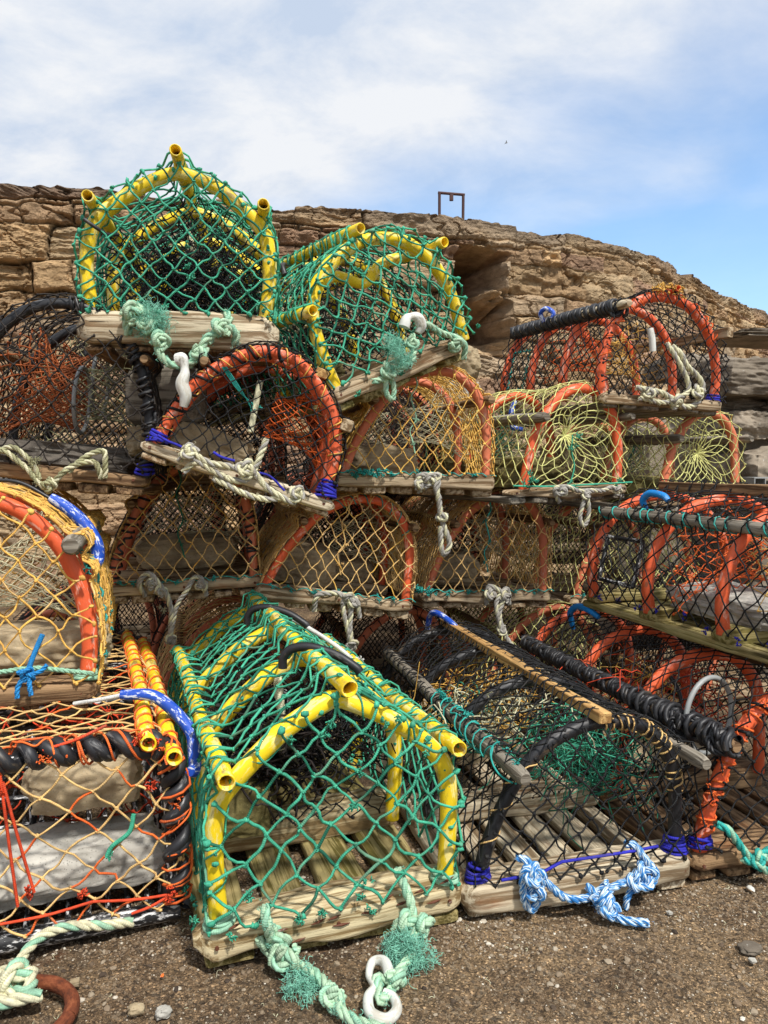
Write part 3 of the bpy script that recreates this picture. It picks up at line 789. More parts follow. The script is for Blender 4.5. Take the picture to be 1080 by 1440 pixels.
# ------------------------------------------------------------------ creels
GROUP = 'netted lobster creels stacked in front of the harbour wall'
PROF = {
 'arch':   [(-.47, 0), (-.485, .22), (-.455, .48), (-.37, .74), (-.20, .94), (0, 1.0), (.20, .94), (.37, .74), (.455, .48), (.485, .22), (.47, 0)],
 'roof':   [(-.44, 0), (-.465, .28), (-.455, .52), (-.40, .68), (-.22, .87), (-.07, .975), (0, 1.0), (.07, .98), (.22, .89), (.40, .69), (.46, .54), (.468, .28), (.445, 0)],
 'tall':   [(-.425, 0), (-.435, .28), (-.43, .50), (-.385, .63), (-.20, .86), (-.06, .97), (0, 1.0), (.06, .975), (.22, .86), (.38, .68), (.435, .52), (.445, .28), (.43, 0)],
 'tilt':   [(-.41, 0), (-.42, .3), (-.385, .6), (-.26, .84), (-.04, .98), (.16, 1.0), (.36, .90), (.50, .66), (.555, .35), (.54, -.02)],
 'star':   [(-.35, 0), (-.31, .30), (-.25, .56), (-.10, .87), (.08, 1.0), (.27, .94), (.40, .72), (.44, .40), (.43, 0)],
 'low':    [(-.43, 0), (-.385, .28), (-.31, .56), (-.19, .83), (-.02, .975), (.13, 1.0), (.29, .94), (.41, .74), (.45, .45), (.45, 0)],
 'lean':   [(-.43, 0), (-.385, .33), (-.30, .65), (-.12, .95), (.02, 1.0), (.15, .95), (.345, .68), (.42, .38), (.435, 0)],
 'skew':   [(-.44, 0), (-.39, .22), (-.32, .44), (-.18, .76), (-.01, .95), (.13, 1.0), (.26, .95), (.38, .76), (.44, .45), (.45, 0)],
 'box':    [(-.49, 0), (-.495, .4), (-.49, .8), (-.46, .95), (-.38, 1.0), (0, 1.01), (.38, 1.0), (.455, .95), (.485, .8), (.49, .4), (.49, 0)],
}
class Creel:
    def __init__(s, A, B, L, h, prof='arch', pitch=0.0, label='', slat_h=.018, beam_h=.034, beam_w=.065, yaw=None):
        A = np.asarray(A); B = np.asarray(B)
        s.w = float(np.linalg.norm(B - A)); s.L = L; s.h = h
        x = (B - A) / s.w
        y = np.array([-x[1], x[0], 0]); y /= np.linalg.norm(y)
        y = y * math.cos(pitch) + np.array([0, 0, math.sin(pitch)])
        z = np.cross(x, y); z /= np.linalg.norm(z); y = np.cross(z, x)
        s.R = np.stack([x, y, z], 1); s.o = A
        s.root = bpy.data.objects.new('lobster_creel', None); s.root.empty_display_size = .1; sc.collection.objects.link(s.root)
        m = Matrix.Identity(4)
        for i in range(3):
            for j in range(3): m[i][j] = s.R[i, j]
            m[i][3] = A[i]
        s.root.matrix_world = m
        s.zb = slat_h + beam_h; s.slat_h = slat_h; s.beam_h = beam_h; s.beam_w = beam_w
        tag(s.root, label, 'lobster creel', GROUP)
        pr = catmull([(a, b, 0) for a, b in PROF[prof]], 12)
        s.sx = s.w
        pr = pr * np.array([s.w, h, 0]); pr = resample(pr, n=201)
        s.prof = pr[:, :2]; s.pt = np.linspace(0, 1, 201)
        s.seed = int(rng.randint(1000)); s.rails = []; s.rp = []
        d = np.gradient(s.prof, axis=0); nrm = np.stack([-d[:, 1], d[:, 0]], 1); s.nrm = nrm / np.linalg.norm(nrm, axis=1, keepdims=True)
        # polar outline for clipping
        c = np.array([0, .32 * h]); q = s.prof - c; s.pc = c
        th = np.unwrap(np.arctan2(q[:, 1], q[:, 0]))[::-1]; s.pr_r = np.hypot(q[:, 0], q[:, 1])[::-1]
        while th[0] < -np.pi / 2: th = th + 2 * np.pi
        s.th = th
    def P(s, t, y, off=0.0):
        """point on the hood: t along the arch, y back, off outward"""
        t = np.clip(t, 0, 1)
        X = np.interp(t, s.pt, s.prof[:, 0]); Z = np.interp(t, s.pt, s.prof[:, 1])
        nx = np.interp(t, s.pt, s.nrm[:, 0]); nz = np.interp(t, s.pt, s.nrm[:, 1])
        return np.stack([X + nx * off + s.w / 2, np.broadcast_to(y, np.shape(X)) + 0 * X, Z + nz * off + s.zb], -1)
    def loc(s, W):
        return (np.asarray(W) - s.o) @ s.R
    def fp(s, px, py, off=0.0):
        """point of the plane 'off' in front of the front face under a picture position, in the creel's own space"""
        d = ray(px, py); c = np.array([0, 0, CAM_Z]); yax = s.R[:, 1]
        t = (-off - np.dot(c - s.o, yax)) / np.dot(d, yax)
        return s.loc(c + d * t)
    def fpl(s, pts, off=0.0):
        return [s.fp(p[0], p[1], p[2] if len(p) > 2 else off) for p in pts]
    def inside(s, x, z):
        q0 = x - s.pc[0]; q1 = z - s.pc[1]
        a = np.arctan2(q1, q0); lo, hi = s.th[0], s.th[-1]
        a = np.where(a < lo, a + 2 * np.pi, a); R = np.interp(a, s.th, s.pr_r)
        ins = np.hypot(q0, q1) < R
        below = (a > hi)
        return np.where(below, True, ins) & (z > 0)
    # ---- parts
    def base(s, mat, nslat=6, seed=1, ybeams=None, end_r=.03, beam_mat=None, slatmat=None, gap=.02, over=0.0, rough=.003):
        sw = (s.w - gap * (nslat - 1) - .02) / nslat
        for i in range(nslat):
            mb = MB(); ln = s.L + rng.uniform(-.02, .015)
            plank(mb, (.01 + i * (sw + gap), .006 + rng.uniform(0, .012), 0), ln, sw, s.slat_h, seed * 13 + i, .3, rough * .6, 'y', endr=.008, nl=36)
            mb.build('base_slat', slatmat or mat, s.root)
        ybeams = ybeams or [0, s.L * .5 - .03, s.L - .07]
        for j, y in enumerate(ybeams):
            mb = MB(); f = (j == 0)
            plank(mb, (-over if f else .004, y, s.slat_h - .0005), s.w + (2 * over if f else -.008), s.beam_w, s.beam_h, seed * 7 + j + 50, .45 if f else .3, rough, 'x', endr=end_r if f else .012)
            if f:
                for k in range(3):      # nail heads
                    q = (s.w * (.06 + .44 * k) + rng.uniform(-.01, .01), y - .0005, s.slat_h + s.beam_h * .5)
                    tubes(mb, np.array([q, (q[0], q[1] + .004, q[2])]), .0035, 8, 1, cap=True)
            mb.build('cross_beam', [beam_mat or mat, M['nail']], s.root)
    def hoops(s, ys, mat, r=.0135, wob=.004, sink=.0, hollow=True, seglist=None):
        s.hr = r; s.hy = ys; s.ho = []
        for y in ys:
            n = 46; t = np.linspace(0, 1, n)
            P = s.P(t, y)
            w = fbm(np.stack([t * 3, t * 0 + y * 9 + s.seed, t * 0], -1), 2)
            P[:, 1] += w * wob; P[:, 0] += fbm(np.stack([t * 4, t * 0 + y * 7 + s.seed, t * 0 + 3], -1), 2) * wob * np.sin(np.pi * t)
            P = np.vstack([P[0] + [0, 0, -.012 - sink], P, P[-1] + [0, 0, -.012 - sink]])
            mb = MB(); pipe(mb, P, r, .003, 14); s.ho.append(mb.build('hoop', mat, s.root))
    def rail(s, t, kind, mat, r=.014, y0=-.04, y1=None, off=None, seed=0, name='rail', w=.03, h=.03):
        y1 = y1 if y1 is not None else s.L - .01
        off = (s.hr + r * .9) if off is None else off
        n = 40; y = np.linspace(y0, y1, n)
        P = s.P(np.full(n, t), y, off)
        P[:, 0] += fbm(np.stack([y * 3, y * 0 + seed + s.seed, y * 0], -1), 2) * .003; P[:, 2] += fbm(np.stack([y * 3, y * 0 + seed + s.seed, y * 0 + 5], -1), 2) * .003
        s.rails.append((t, off + (r if kind != 'batten' else h * .5)))
        mb = MB()
        if kind == 'pipe': pipe(mb, P, r, .0035, 14)
        elif kind == 'pole': pole(mb, P, r, 0, seed)
        elif kind == 'batten':
            p = P[0]; plank(mb, (p[0] - w / 2, y0, p[2] - h / 2), y1 - y0, w, h, seed + 3, .15, .0012, 'y', endr=.004)
        o = mb.build(name, mat, s.root); s.rp.append((o, P, r)); return o, P
    def hoodnet(s, mat, cu=.034, cv=.05, r=.0021, off=.006, sag=.016, knot=2.2, jit=.12, t0=0.0, t1=1.0, y0=0.0, y1=None, sides=5, warp=.012, name='hood_net', mats=None, wave=.003):
        y1 = y1 or s.L
        plen = 1.0 * np.sum(np.linalg.norm(np.diff(s.prof, axis=0), axis=1)) * (t1 - t0)
        nu = max(4, int(round(plen / cu * 2)) // 2 * 2); nv = max(4, int(round((y1 - y0) / cv * 2)))
        hy = np.array(s.hy)
        def S(u, v):
            y = y0 + (y1 - y0) * v; t = t0 + (t1 - t0) * u
            k = np.clip(np.searchsorted(hy, y) - 1, 0, len(hy) - 2); f = np.clip((y - hy[k]) / (hy[k + 1] - hy[k]), 0, 1)
            o = s.hr + off - sag * np.sin(np.pi * f) ** 2 * np.sin(np.pi * np.clip(t, .0, 1)) ** .5
            for rt, ro in s.rails:
                o = np.maximum(o, (ro + .001 + r) * np.clip(1.2 - np.abs((t - rt) / .026) ** 1.8, -1, 1))
            q = np.stack([u * 5, v * 5, u * 0 + s.seed], -1)
            o = o + wave * fbm(q * 2.1, 2, 3)
            t = t + warp * fbm(q * .8, 2, 8) * np.sin(np.pi * u); y = y + .012 * fbm(q * .9, 2, 5) * np.sin(np.pi * v)
            return s.P(t, y, o)
        return lattice(S, nu, nv, r, mats or mat, name, s.root, knot, jit, sides)
    def endnet(s, mat, cx=.05, cz=.05, r=.0021, y=-.016, knot=2.2, jit=.12, name='end_net', sides=5, warp=.012, dy=.006, skew=0.0, top=.0, back=False, mats=None):
        Rr = s.hr + .003
        if back: y = s.L - .07 + .016
        W = s.w * .62; H = s.h * 1.15
        nx = int(2 * W / cx * 2) // 2 * 2; nz = int(H / cz * 2) + 2
        I, J = np.meshgrid(np.arange(-nx // 2, nx // 2 + 1), np.arange(-1, nz), indexing='ij')
        js = rng.uniform(-jit, jit, I.shape + (2,))
        X = (I + js[..., 0]) * cx / 2; Z = (J + js[..., 1]) * cz / 2 + .004
        def warpf(X, Z):
            q = np.stack([X * 7, Z * 7, X * 0 + s.seed], -1)
            X2 = X * (1 - top * np.clip(Z / s.h, 0, 1)) + warp * fbm(q, 2, 2) + skew * Z
            return X2, Z + warp * .7 * fbm(q, 2, 6)
        segs = []
        ok = (I + J) % 2 == 0
        for dj in (1, -1):
            i0, j0 = np.where(ok[:-1, 1:-1]); j0 = j0 + 1
            a = np.stack([X[i0, j0], Z[i0, j0]], -1); b = np.stack([X[i0 + 1, j0 + dj], Z[i0 + 1, j0 + dj]], -1)
            segs.append((a, b))
        a = np.vstack([q[0] for q in segs]); b = np.vstack([q[1] for q in segs])
        wa = np.stack(warpf(a[:, 0], a[:, 1]), -1); wb = np.stack(warpf(b[:, 0], b[:, 1]), -1)
        ia = s.inside(wa[:, 0], wa[:, 1]); ib = s.inside(wb[:, 0], wb[:, 1])
        keep = ia | ib; wa, wb, ia, ib = wa[keep], wb[keep], ia[keep], ib[keep]
        sw = ~ia; wa[sw], wb[sw] = wb[sw].copy(), wa[sw].copy(); ib2 = np.where(sw, False, ib)
        cut = ~ib2; lo = np.zeros(len(wa)); hi = np.ones(len(wa))
        for _ in range(12):
            mid = (lo + hi) / 2; p = wa + (wb - wa) * mid[:, None]; ins = s.inside(p[:, 0], p[:, 1]); lo = np.where(ins, mid, lo); hi = np.where(ins, hi, mid)
        e = wa + (wb - wa) * lo[:, None]; wb = np.where(cut[:, None], e, wb)
        def to3(q, rim):
            yy = y + dy * fbm(np.stack([q[:, 0] * 8, q[:, 1] * 8, q[:, 0] * 0 + s.seed], -1), 2, 7)
            return np.stack([q[:, 0] + s.w / 2, yy, q[:, 1] + s.zb], -1)
        A3 = to3(wa, False); B3 = to3(wb, cut)
        # cut ends are pulled out over the hoop
        outv = B3 - np.array([s.w / 2, 0, s.zb + s.pc[1]]); outv[:, 1] = 0; outv = norm(outv)
        floor = (wb[:, 1] < .012) & cut
        B3[cut & ~floor] += (outv * Rr * .75)[cut & ~floor]; B3[cut & ~floor, 1] = y + Rr * .3 if not back else y - Rr * .3
        B3[floor, 2] = s.zb + .002; 
        ln = np.linalg.norm(B3 - A3, axis=1); k = ln > .004; A3, B3, cut = A3[k], B3[k], cut[k]
        mb = MB(); mats_n = len(mats) if mats else 1
        edges(mb, A3, B3, r, sides, mats_n)
        kn = np.unique(np.round(np.vstack([A3, B3[~cut]]), 5), axis=0)
        (knots if r >= .0019 else blobs)(mb, kn, r * (1 if r >= .0019 else knot), 0)
        blobs(mb, B3[cut], r * knot * 1.1, 0)
        # border twine round the hoop: over the pipe in loose turns
        return mb.build(name, mats or mat, s.root)
    def lace(s, mat, y=0.0, t0=0.02, t1=.98, pitch=.05, r=.0018, R=None, name='lacing', jitter=.25):
        t = np.linspace(t0, t1, 80); P = s.P(t, y)
        mb = MB(); tubes(mb, helix(P, (R or s.hr + r * .6), pitch, 14, jitter), r, 5, 0); return mb.build(name, mat, s.ho[0] if abs(y - s.hy[0]) < .05 else s.root)
    def wrap_frame(s, mat, pitch=.055, r=.0023, hoops=None, rails=True):
        for o, y in zip(s.ho, s.hy):
            if hoops and s.hy.index(y) not in hoops: continue
            P = s.P(np.linspace(.03, .97, 90), y); mb = MB()
            tubes(mb, helix(P, s.hr + r * .7, pitch * 1.4, 14, .6, rng.rand() * 6), r * .85, 5)
            idx = rng.randint(4, 86, 14); blobs(mb, P[idx] + rng.randn(14, 3) * .004 + np.array([0, -s.hr, .004]), r * 2.4)
            mb.build('twine_wrapping', mat, o)
        if rails:
            for o, P, r_ in s.rp:
                mb = MB(); tubes(mb, helix(P[2:], r_ + r * .7, pitch * 1.3, 14, .6, rng.rand() * 6), r * .8, 5); mb.build('twine_wrapping', mat, o)
    def foot(s, mat, side, y=0.0, r=.0025, turns=5, name='lashing'):
        p = s.P(np.array([0.0 if side < 0 else 1.0]), y)[0]
        mb = MB()
        for k in range(turns):
            a = np.linspace(0, 2 * np.pi, 16); R = s.hr + r * .6 + (turns - k) * .0012 + rng.uniform(0, .002)
            tilt = rng.uniform(-.25, .25, 2)
            P = np.stack([p[0] + R * np.cos(a), p[1] + R * np.sin(a), p[2] + .002 + k * r * 1.5 + tilt[0] * R * np.cos(a) + tilt[1] * R * np.sin(a)], -1)
            tubes(mb, P, r * (1 + .2 * rng.rand()), 6, 0)
        tuft(mb, p + [0, -s.hr * .7, .004], .009, 26, 0, .0009)
        return mb.build(name, mat, s.ho[0])
    def funnel(s, mat, side, yc, zc=None, ring_c=(.5, .5), ring_r=.07, spread=.13, r=.0012, nu=26, nv=9, name='funnel_net', ring=True, ringmat=None, dy=.0):
        """netting cone from an opening in the side in to a ring"""
        tc = .22 if side < 0 else .78
        a0 = np.linspace(0, 1, 200)
        rc = np.array([s.w * ring_c[0], yc + dy, s.zb + s.h * ring_c[1]])
        def S(u, v):
            a = 2 * np.pi * u
            t = tc + .16 * np.sin(a) * (1 if side < 0 else -1); y = yc + spread * np.cos(a)
            O = s.P(t, y, 0.0)
            I = np.stack([rc[0] + 0 * a, rc[1] + ring_r * np.cos(a), rc[2] + ring_r * np.sin(a)], -1)
            vv = v[..., None]; m = O * (1 - vv) + I * vv
            c = (O * 0 + rc); m = m + (np.stack([m[..., 0], 0 * a + rc[1], 0 * a + rc[2]], -1) - m) * (.35 * np.sin(np.pi * v))[..., None]
            return m
        o = lattice(S, nu // 2 * 2, nv, r, mat, name, s.root, 1.6, .1, 4, wrap=True)
        if ring:
            a = np.linspace(0, 2 * np.pi, 30); mb = MB()
            tubes(mb, rc + np.stack([0 * a, ring_r * np.cos(a), ring_r * np.sin(a)], -1), .0055, 8)
            mb.build('entrance_ring', ringmat or M['greyplastic'], o)
        return o
    def curtain(s, mat, y, r=.0012, c=(.5, .4), cx=.035, name='inner_net'):
        o = s.endnet(mat, cx, cx, r, y=y, name=name, sides=4, dy=.03, warp=.03, jit=.25); return o
    def rope_on(s, pts, r, mats, name='bridle_rope', off=.012, fuzz=0, knots=(), fuzzmat=None, tufts=()):
        mb = MB(); ms = list(mats)
        Q = np.array(s.fpl(pts, off))
        rope(mb, Q, r, (0, 1, 2), fuzz=fuzz, fuzzmat=3)
        for k in knots:
            c = s.fp(k[0], k[1], k[3] if len(k) > 3 else off + r * .5); lump(mb, c, k[2], r * .95, (0, 1, 2))
        for k in tufts:
            tuft(mb, s.fp(k[0], k[1], k[4] if len(k) > 4 else off), k[2], k[3], 3)
        return mb.build(name, ms + [fuzzmat or M['fuzz']], s.root)
    def hook(s, pts_world, mat, r=.006, flat=1.0, cordmat=None, name='elastic_hook', cord=None):
        mb = MB(); P = catmull([s.loc(p) for p in pts_world], 8); n = len(P)
        t = np.linspace(0, 1, n); rad = r * (.75 + .35 * np.sin(np.pi * t) ** .5)
        tubes(mb, P, rad[None], 10, 0, cap=True)
        o = mb.build(name, mat, s.root)
        if cord is not None:
            mb = MB(); tubes(mb, catmull([s.loc(p) for p in cord], 8), .0042, 8, 0, cap=True); mb.build('elastic_cord', cordmat or M['black'], o)
        return o
def edges(mb, A, B, r, sides=6, nm=1, n=5, bend=.065):
    E = len(A)
    if E == 0: return
    t = np.linspace(0, 1, n)[None, :, None]; L = np.linalg.norm(B - A, axis=1)[:, None, None]
    d = rng.randn(E, 1, 3) * bend * L; d2 = rng.randn(E, 1, 3) * bend * .5 * L
    P = A[:, None] * (1 - t) + B[:, None] * t + d * np.sin(np.pi * t) + d2 * np.sin(2 * np.pi * t)
    P[..., 2] -= (.03 * L * np.sin(np.pi * t))[..., 0]
    if nm == 1: tubes(mb, P, r * (.85 + .3 * rng.rand(E)), sides)
    else:
        k = rng.choice(nm, E, p=[.82] + [.18 / (nm - 1)] * (nm - 1))
        for m in range(nm):
            if (k == m).any(): tubes(mb, P[k == m], r * (.85 + .3 * rng.rand((k == m).sum())), sides, m)
def lattice(S, nu, nv, r, mat, name, parent, knot=2.2, jit=.12, sides=5, wrap=False):
    I, J = np.meshgrid(np.arange(nu + 1), np.arange(nv + 1), indexing='ij')
    js = rng.uniform(-jit, jit, I.shape + (2,))
    js[:, 0] = 0; js[:, -1] = 0
    if wrap: js[-1] = js[0]
    else: js[0] = 0; js[-1] = 0
    U = (I + js[..., 0]) / nu; V = (J + js[..., 1]) / nv
    K = S(U, V); ok = (I + J) % 2 == 0
    A = []; B = []
    i0, j0 = np.where(ok[:-1, :-1]); A.append((i0, j0)); B.append((i0 + 1, j0 + 1))
    i0, j0 = np.where(ok[:-1, 1:]); A.append((i0, j0 + 1)); B.append((i0 + 1, j0))
    ai = np.concatenate([a[0] for a in A]); aj = np.concatenate([a[1] for a in A]); bi = np.concatenate([b[0] for b in B]); bj = np.concatenate([b[1] for b in B])
    n = 4; t = np.linspace(0, 1, n)[None]
    uu = U[ai, aj][:, None] * (1 - t) + U[bi, bj][:, None] * t; vv = V[ai, aj][:, None] * (1 - t) + V[bi, bj][:, None] * t
    P = S(uu, vv)
    L = np.linalg.norm(P[:, -1] - P[:, 0], axis=1)[:, None, None]
    P = P + rng.randn(len(P), 1, 3) * .035 * L * np.sin(np.pi * t)[..., None] + rng.randn(len(P), 1, 3) * .02 * L * np.sin(2 * np.pi * t)[..., None]
    mb = MB()
    nm = len(mat) if isinstance(mat, (list, tuple)) else 1
    E = len(P)
    if nm == 1: tubes(mb, P, r * (.85 + .3 * rng.rand(E)), sides)
    else:
        k = rng.choice(nm, E, p=[.85] + [.15 / (nm - 1)] * (nm - 1))
        for m in range(nm):
            if (k == m).any(): tubes(mb, P[k == m], r * (.85 + .3 * rng.rand((k == m).sum())), sides, m)
    C = K[ok]; (knots if r >= .0019 else blobs)(mb, C, r * (1 if r >= .0019 else knot))
    return mb.build(name, mat, parent)
def weight(cr, c, size, m, label, seed, boxy=.6, rot=0.0, n=34, amp=.1):
    """stone or concrete weight inside a creel; c, size in the creel's space"""
    mb = MB(); stone(mb, (0, 0, 0), size, seed, n, amp, boxy, rot, 0, 2.2, .015)
    o = mb.build('ballast_stone', M[m]); mm = Matrix.Identity(4); w = cr.o + cr.R @ np.asarray(c, float)
    for i in range(3):
        for j in range(3): mm[i][j] = cr.R[i, j]
        mm[i][3] = w[i]
    o.matrix_world = mm
    tag(o, label, 'stone', 'ballast stones lying in the creels')
    return o
def tangle(cr, c, R, n, mat, r=.0011, name='twine_tangle', ln=.09, seed=0):
    """loose bundle of twine"""
    mb = MB(); K = n; m = 9
    st = np.asarray(c) + rng.randn(K, 3) * np.asarray(R)
    D = norm(rng.randn(K, 3) * [1, 1, .5]); D2 = norm(rng.randn(K, 3)); t = np.linspace(-1, 1, m)[None, :, None]
    P = st[:, None] + D[:, None] * t * ln * .5 + D2[:, None] * ln * .22 * np.cos(t * 2.2) + norm(rng.randn(K, 3))[:, None] * ln * .08 * np.sin(t * 6)
    P[..., 2] = np.maximum(P[..., 2], cr.zb * .5)
    tubes(mb, P, r, 4, 0); return mb.build(name, mat, cr.root)
def gp(cr, u, v, d):   # creel-space point from fractions
    return np.array([cr.w * u, d, cr.zb + cr.h * v])
# ------------------------------------------------------------------ row on the ground
def dirB(A, w, yawdeg, rise=0.0):
    a = math.radians(yawdeg); return np.asarray(A) + np.array([w * math.cos(a), w * math.sin(a), rise])

# --- big green netted creel with yellow pipes, front centre
c = Creel(atz(280, 1378, 0), atz(655, 1298, 0), .90, .362, 'tall', label='big green netted creel with yellow pipe hoops standing on the ground, front centre', beam_h=.058, beam_w=.085, slat_h=.020)
YH = [.025, .31, .595, .87]
c.base(M['wood_green'], 4, 1, [-.004, .36, .80], end_r=.045, beam_mat=M['wood_front'], gap=.032, over=.006, rough=.006)
c.hoops(YH, M['yellow'], .0163)
for t_, k in ((.5, 'ridge'), (.262, 'l'), (.735, 'r')):
    c.rail(t_, 'pipe', M['yellow'], .0150, -.035 if k == 'ridge' else -.028)
GR = [M['green'], M['green_dark']]
c.hoodnet(GR, .074, .064, .0025, .003, .012, 2.2, .12, warp=.005)
c.wrap_frame(M['green'])
c.endnet(GR, .070, .070, .0027, mats=GR, warp=.016, jit=.16, y=-.010)
c.endnet(GR, .08, .08, .0022, back=True, mats=GR)
c.foot(M['rope_green2'], -1, .02, .004, 3); c.foot(M['rope_green2'], 1, .02, .004, 3)
c.funnel(M['black'], -1, .45, ring_c=(.5, .5), ring_r=.07, spread=.12)
c.funnel(M['black'], 1, .45, ring_c=(.62, .5), ring_r=.07, spread=.12, ring=False)
c.curtain(M['black'], .33, .0016, cx=.05)
c.curtain(M['brownblack'], .60, .0014, cx=.04)
tangle(c, gp(c, .40, .42, .36), (.05, .06, .055), 150, M['darkweed'], .0024, 'weed_tangle', .10)
tangle(c, gp(c, .60, .50, .40), (.07, .06, .05), 110, M['black'], .0018, 'twine_tangle', .12)
tangle(c, gp(c, .5, .55, .34), (.09, .03, .06), 70, M['black'], .0016, 'twine_tangle', .14)
mb = MB(); rope(mb, [gp(c, .40, .92, .30), gp(c, .41, .75, .29), gp(c, .42, .6, .30), gp(c, .40, .48, .33)], .0095, (0, 0, 0)); lump(mb, gp(c, .42, .55, .30), .020, .008); mb.build('inner_rope', M['rope_cream'], c.root)
# frayed green tufts along the net
mb = MB()
for k in range(17):
    mb = MB(); y = .02 + k * .05 + rng.uniform(-.01, .01); tuft(mb, (-.004 + rng.uniform(-.004, .004), y, c.zb - .012 + rng.uniform(-.01, .02)), .011, 26, 0, .0014); mb.build('frayed_tuft', M['green'], c.root)
for (px, py) in ((328, 1316), (452, 1288), (522, 1283), (425, 1292), (352, 1258), (516, 1235), (505, 1088), (455, 1030), (500, 1065), (560, 1010), (468, 1018), (540, 1020), (498, 1132), (507, 1262), (410, 1042), (600, 1048)):
    q = c.fp(px, py, .012); mb = MB(); tuft(mb, q, .0095, 34, 0, .0013); mb.build('frayed_tuft', M['green'], c.root)
for px, py in ((420, 1322), (448, 1296), (470, 1290), (330, 1302), (395, 1308), (520, 1283), (545, 1262), (592, 1252), (610, 1268), (480, 1300), (565, 1270), (628, 1238)):
    q = c.fp(px, py, .0035); mb = MB(); a = rng.uniform(-.2, .4); L = rng.uniform(.008, .016)
    tubes(mb, np.array([q + [-L, 0, -L * a], q + [0, -.0012, 0], q + [L, 0, L * a]]), np.array([[.0008, .0028, .0008]]), 6, cap=True); mb.build('rusty_staple', M['nail'], c.root)
# black hooks on the ridge
for k, (y, a_) in enumerate(((.22, 0), (.66, 0))):
    q = c.P(np.array([.5]), y)[0] + np.array([0, 0, .052])
    P = catmull([q + [-.052, .02, -.050], q + [-.050, .02, -.028], q + [-.034, .012, -.010], q + [0, -.005, -.006], q + [.045, -.03, -.020], q + [.078, -.048, -.042], q + [.086, -.052, -.052]], 8)
    mb = MB(); tubes(mb, P, .0090, 10, 0, cap=True); mb.build('elastic_hook', M['blackpipe'], c.root)
# white rubber cord from the hook over the right side
mb = MB(); tubes(mb, catmull([c.P(np.array([.52]), .75, .03)[0], c.P(np.array([.6]), .66, .03)[0], c.P(np.array([.68]), .62, .032)[0], c.P(np.array([.74]), .60, .034)[0]], 8), .006, 8, 0, cap=True)
tuft(mb, c.P(np.array([.74]), .60, .036)[0], .018, 50, 0, .0016); mb.build('elastic_cord', M['white_twine'], c.root)
RG = (M['rope_green'], M['rope_green'], M['rope_green2'])
def rope_world(cr, pts, r, mats, name='bridle_rope', fuzz=0, knots=(), tufts=(), fuzzmat=None):
    mb = MB(); rope(mb, [cr.loc(p) for p in pts], r, (0, 1, 2), fuzz=fuzz, fuzzmat=3)
    for p, s_, in knots: lump(mb, cr.loc(p), s_, r * .95, (0, 1, 2))
    for t in tufts: tuft(mb, cr.loc(t[0]), t[1], t[2], 3, .0006, t[3] if len(t) > 3 else (1, 1, 1))
    return mb.build(name, list(mats) + [fuzzmat or M['fuzz']], cr.root)
W = lambda px, py, z: atz(px, py, z)
a0 = c.o + c.R @ c.fp(372, 1272, .004); a1 = c.o + c.R @ c.fp(376, 1300, .020)
rope_world(c, [a0, a1, W(385, 1330, .035), W(402, 1352, .022), W(432, 1362, .016), W(452, 1378, .014), W(470, 1398, .014), W(478, 1418, .013), W(500, 1434, .013), W(545, 1450, .013)], .0088, RG,
           fuzz=380, knots=((W(383, 1322, .042), .026), (W(402, 1345, .032), .023), (W(470, 1402, .020), .017)), tufts=((W(430, 1382, .016), .024, 170, (1.2, .8, .4)), (W(412, 1372, .018), .021, 90)))
b0 = c.o + c.R @ c.fp(557, 1222, .002); b1 = c.o + c.R @ c.fp(575, 1262, .018)
rope_world(c, [b0, b1, W(582, 1298, .045), W(580, 1328, .028), W(572, 1352, .018), W(548, 1380, .016), W(530, 1376, .024), W(535, 1408, .018), W(545, 1398, .016), W(560, 1372, .014)], .0085, RG,
           fuzz=240, knots=((W(570, 1300, .045), .022), (W(594, 1302, .042), .018), (W(556, 1378, .022), .016)), tufts=((W(572, 1332, .030), .032, 420, (.9, .9, .8)), (W(590, 1342, .026), .024, 180)))
def plastic_hook(cr, pts, r, m='whiteplastic'):
    mb = MB(); P = catmull([cr.loc(p) for p in pts], 8); t = np.linspace(0, 1, len(P))
    tubes(mb, P, (r * (.72 + .5 * np.abs(np.cos(t * np.pi * 1.5))))[None], 12, 0, cap=True); return mb.build('plastic_hook', M[m], cr.root)
plastic_hook(c, [W(548, 1370, .030), W(540, 1352, .026), W(524, 1353, .020), W(519, 1372, .018), W(526, 1388, .022), W(518, 1402, .018), W(521, 1424, .016), W(543, 1434, .016), W(558, 1420, .016), W(553, 1402, .018), W(540, 1394, .020)], .0074)
weight(c, gp(c, .24, .13, .36), (.17, .14, .13), 'stone_moss', 'mossy stone at the back left of the big green netted creel', 5)
weight(c, gp(c, .62, .08, .74), (.16, .12, .10), 'stone_moss', 'mossy stone at the back right of the big green netted creel', 7)

# --- black netted creel with blue and white rope
A = atz(656, 1302, 0); c = Creel(A, atz(974, 1250, 0), .92, .278, 'low', label='black netted ground creel with black hoops and a blue and white rope', beam_h=.050, beam_w=.085)
YH = [.03, .33, .62, .89]
c.base(M['wood_pale'], 6, 2, [-.004, .34, .82], end_r=.03, gap=.022, over=.003, rough=.0035)
c.hoops(YH, M['blackpipe'], .0135)
rl, _ = c.rail(.27, 'pole', M['wood_grey'], .0160, -.045); c.rail(.755, 'pole', M['wood_grey'], .015, -.05)
c.rail(.50, 'batten', M['wood_new'], y0=-.012, w=.024, h=.019, off=.019)
c.hoodnet(M['black'], .046, .040, .0017, .007, .012, 1.7, .12)
c.endnet(M['black'], .043, .052, .0018, y=-.008, warp=.012)
c.endnet(M['black'], .045, .045, .0016, back=True)
c.foot(M['blue_twine'], -1, .03, .003, 6); c.foot(M['blue_twine'], 1, .03, .003, 7)
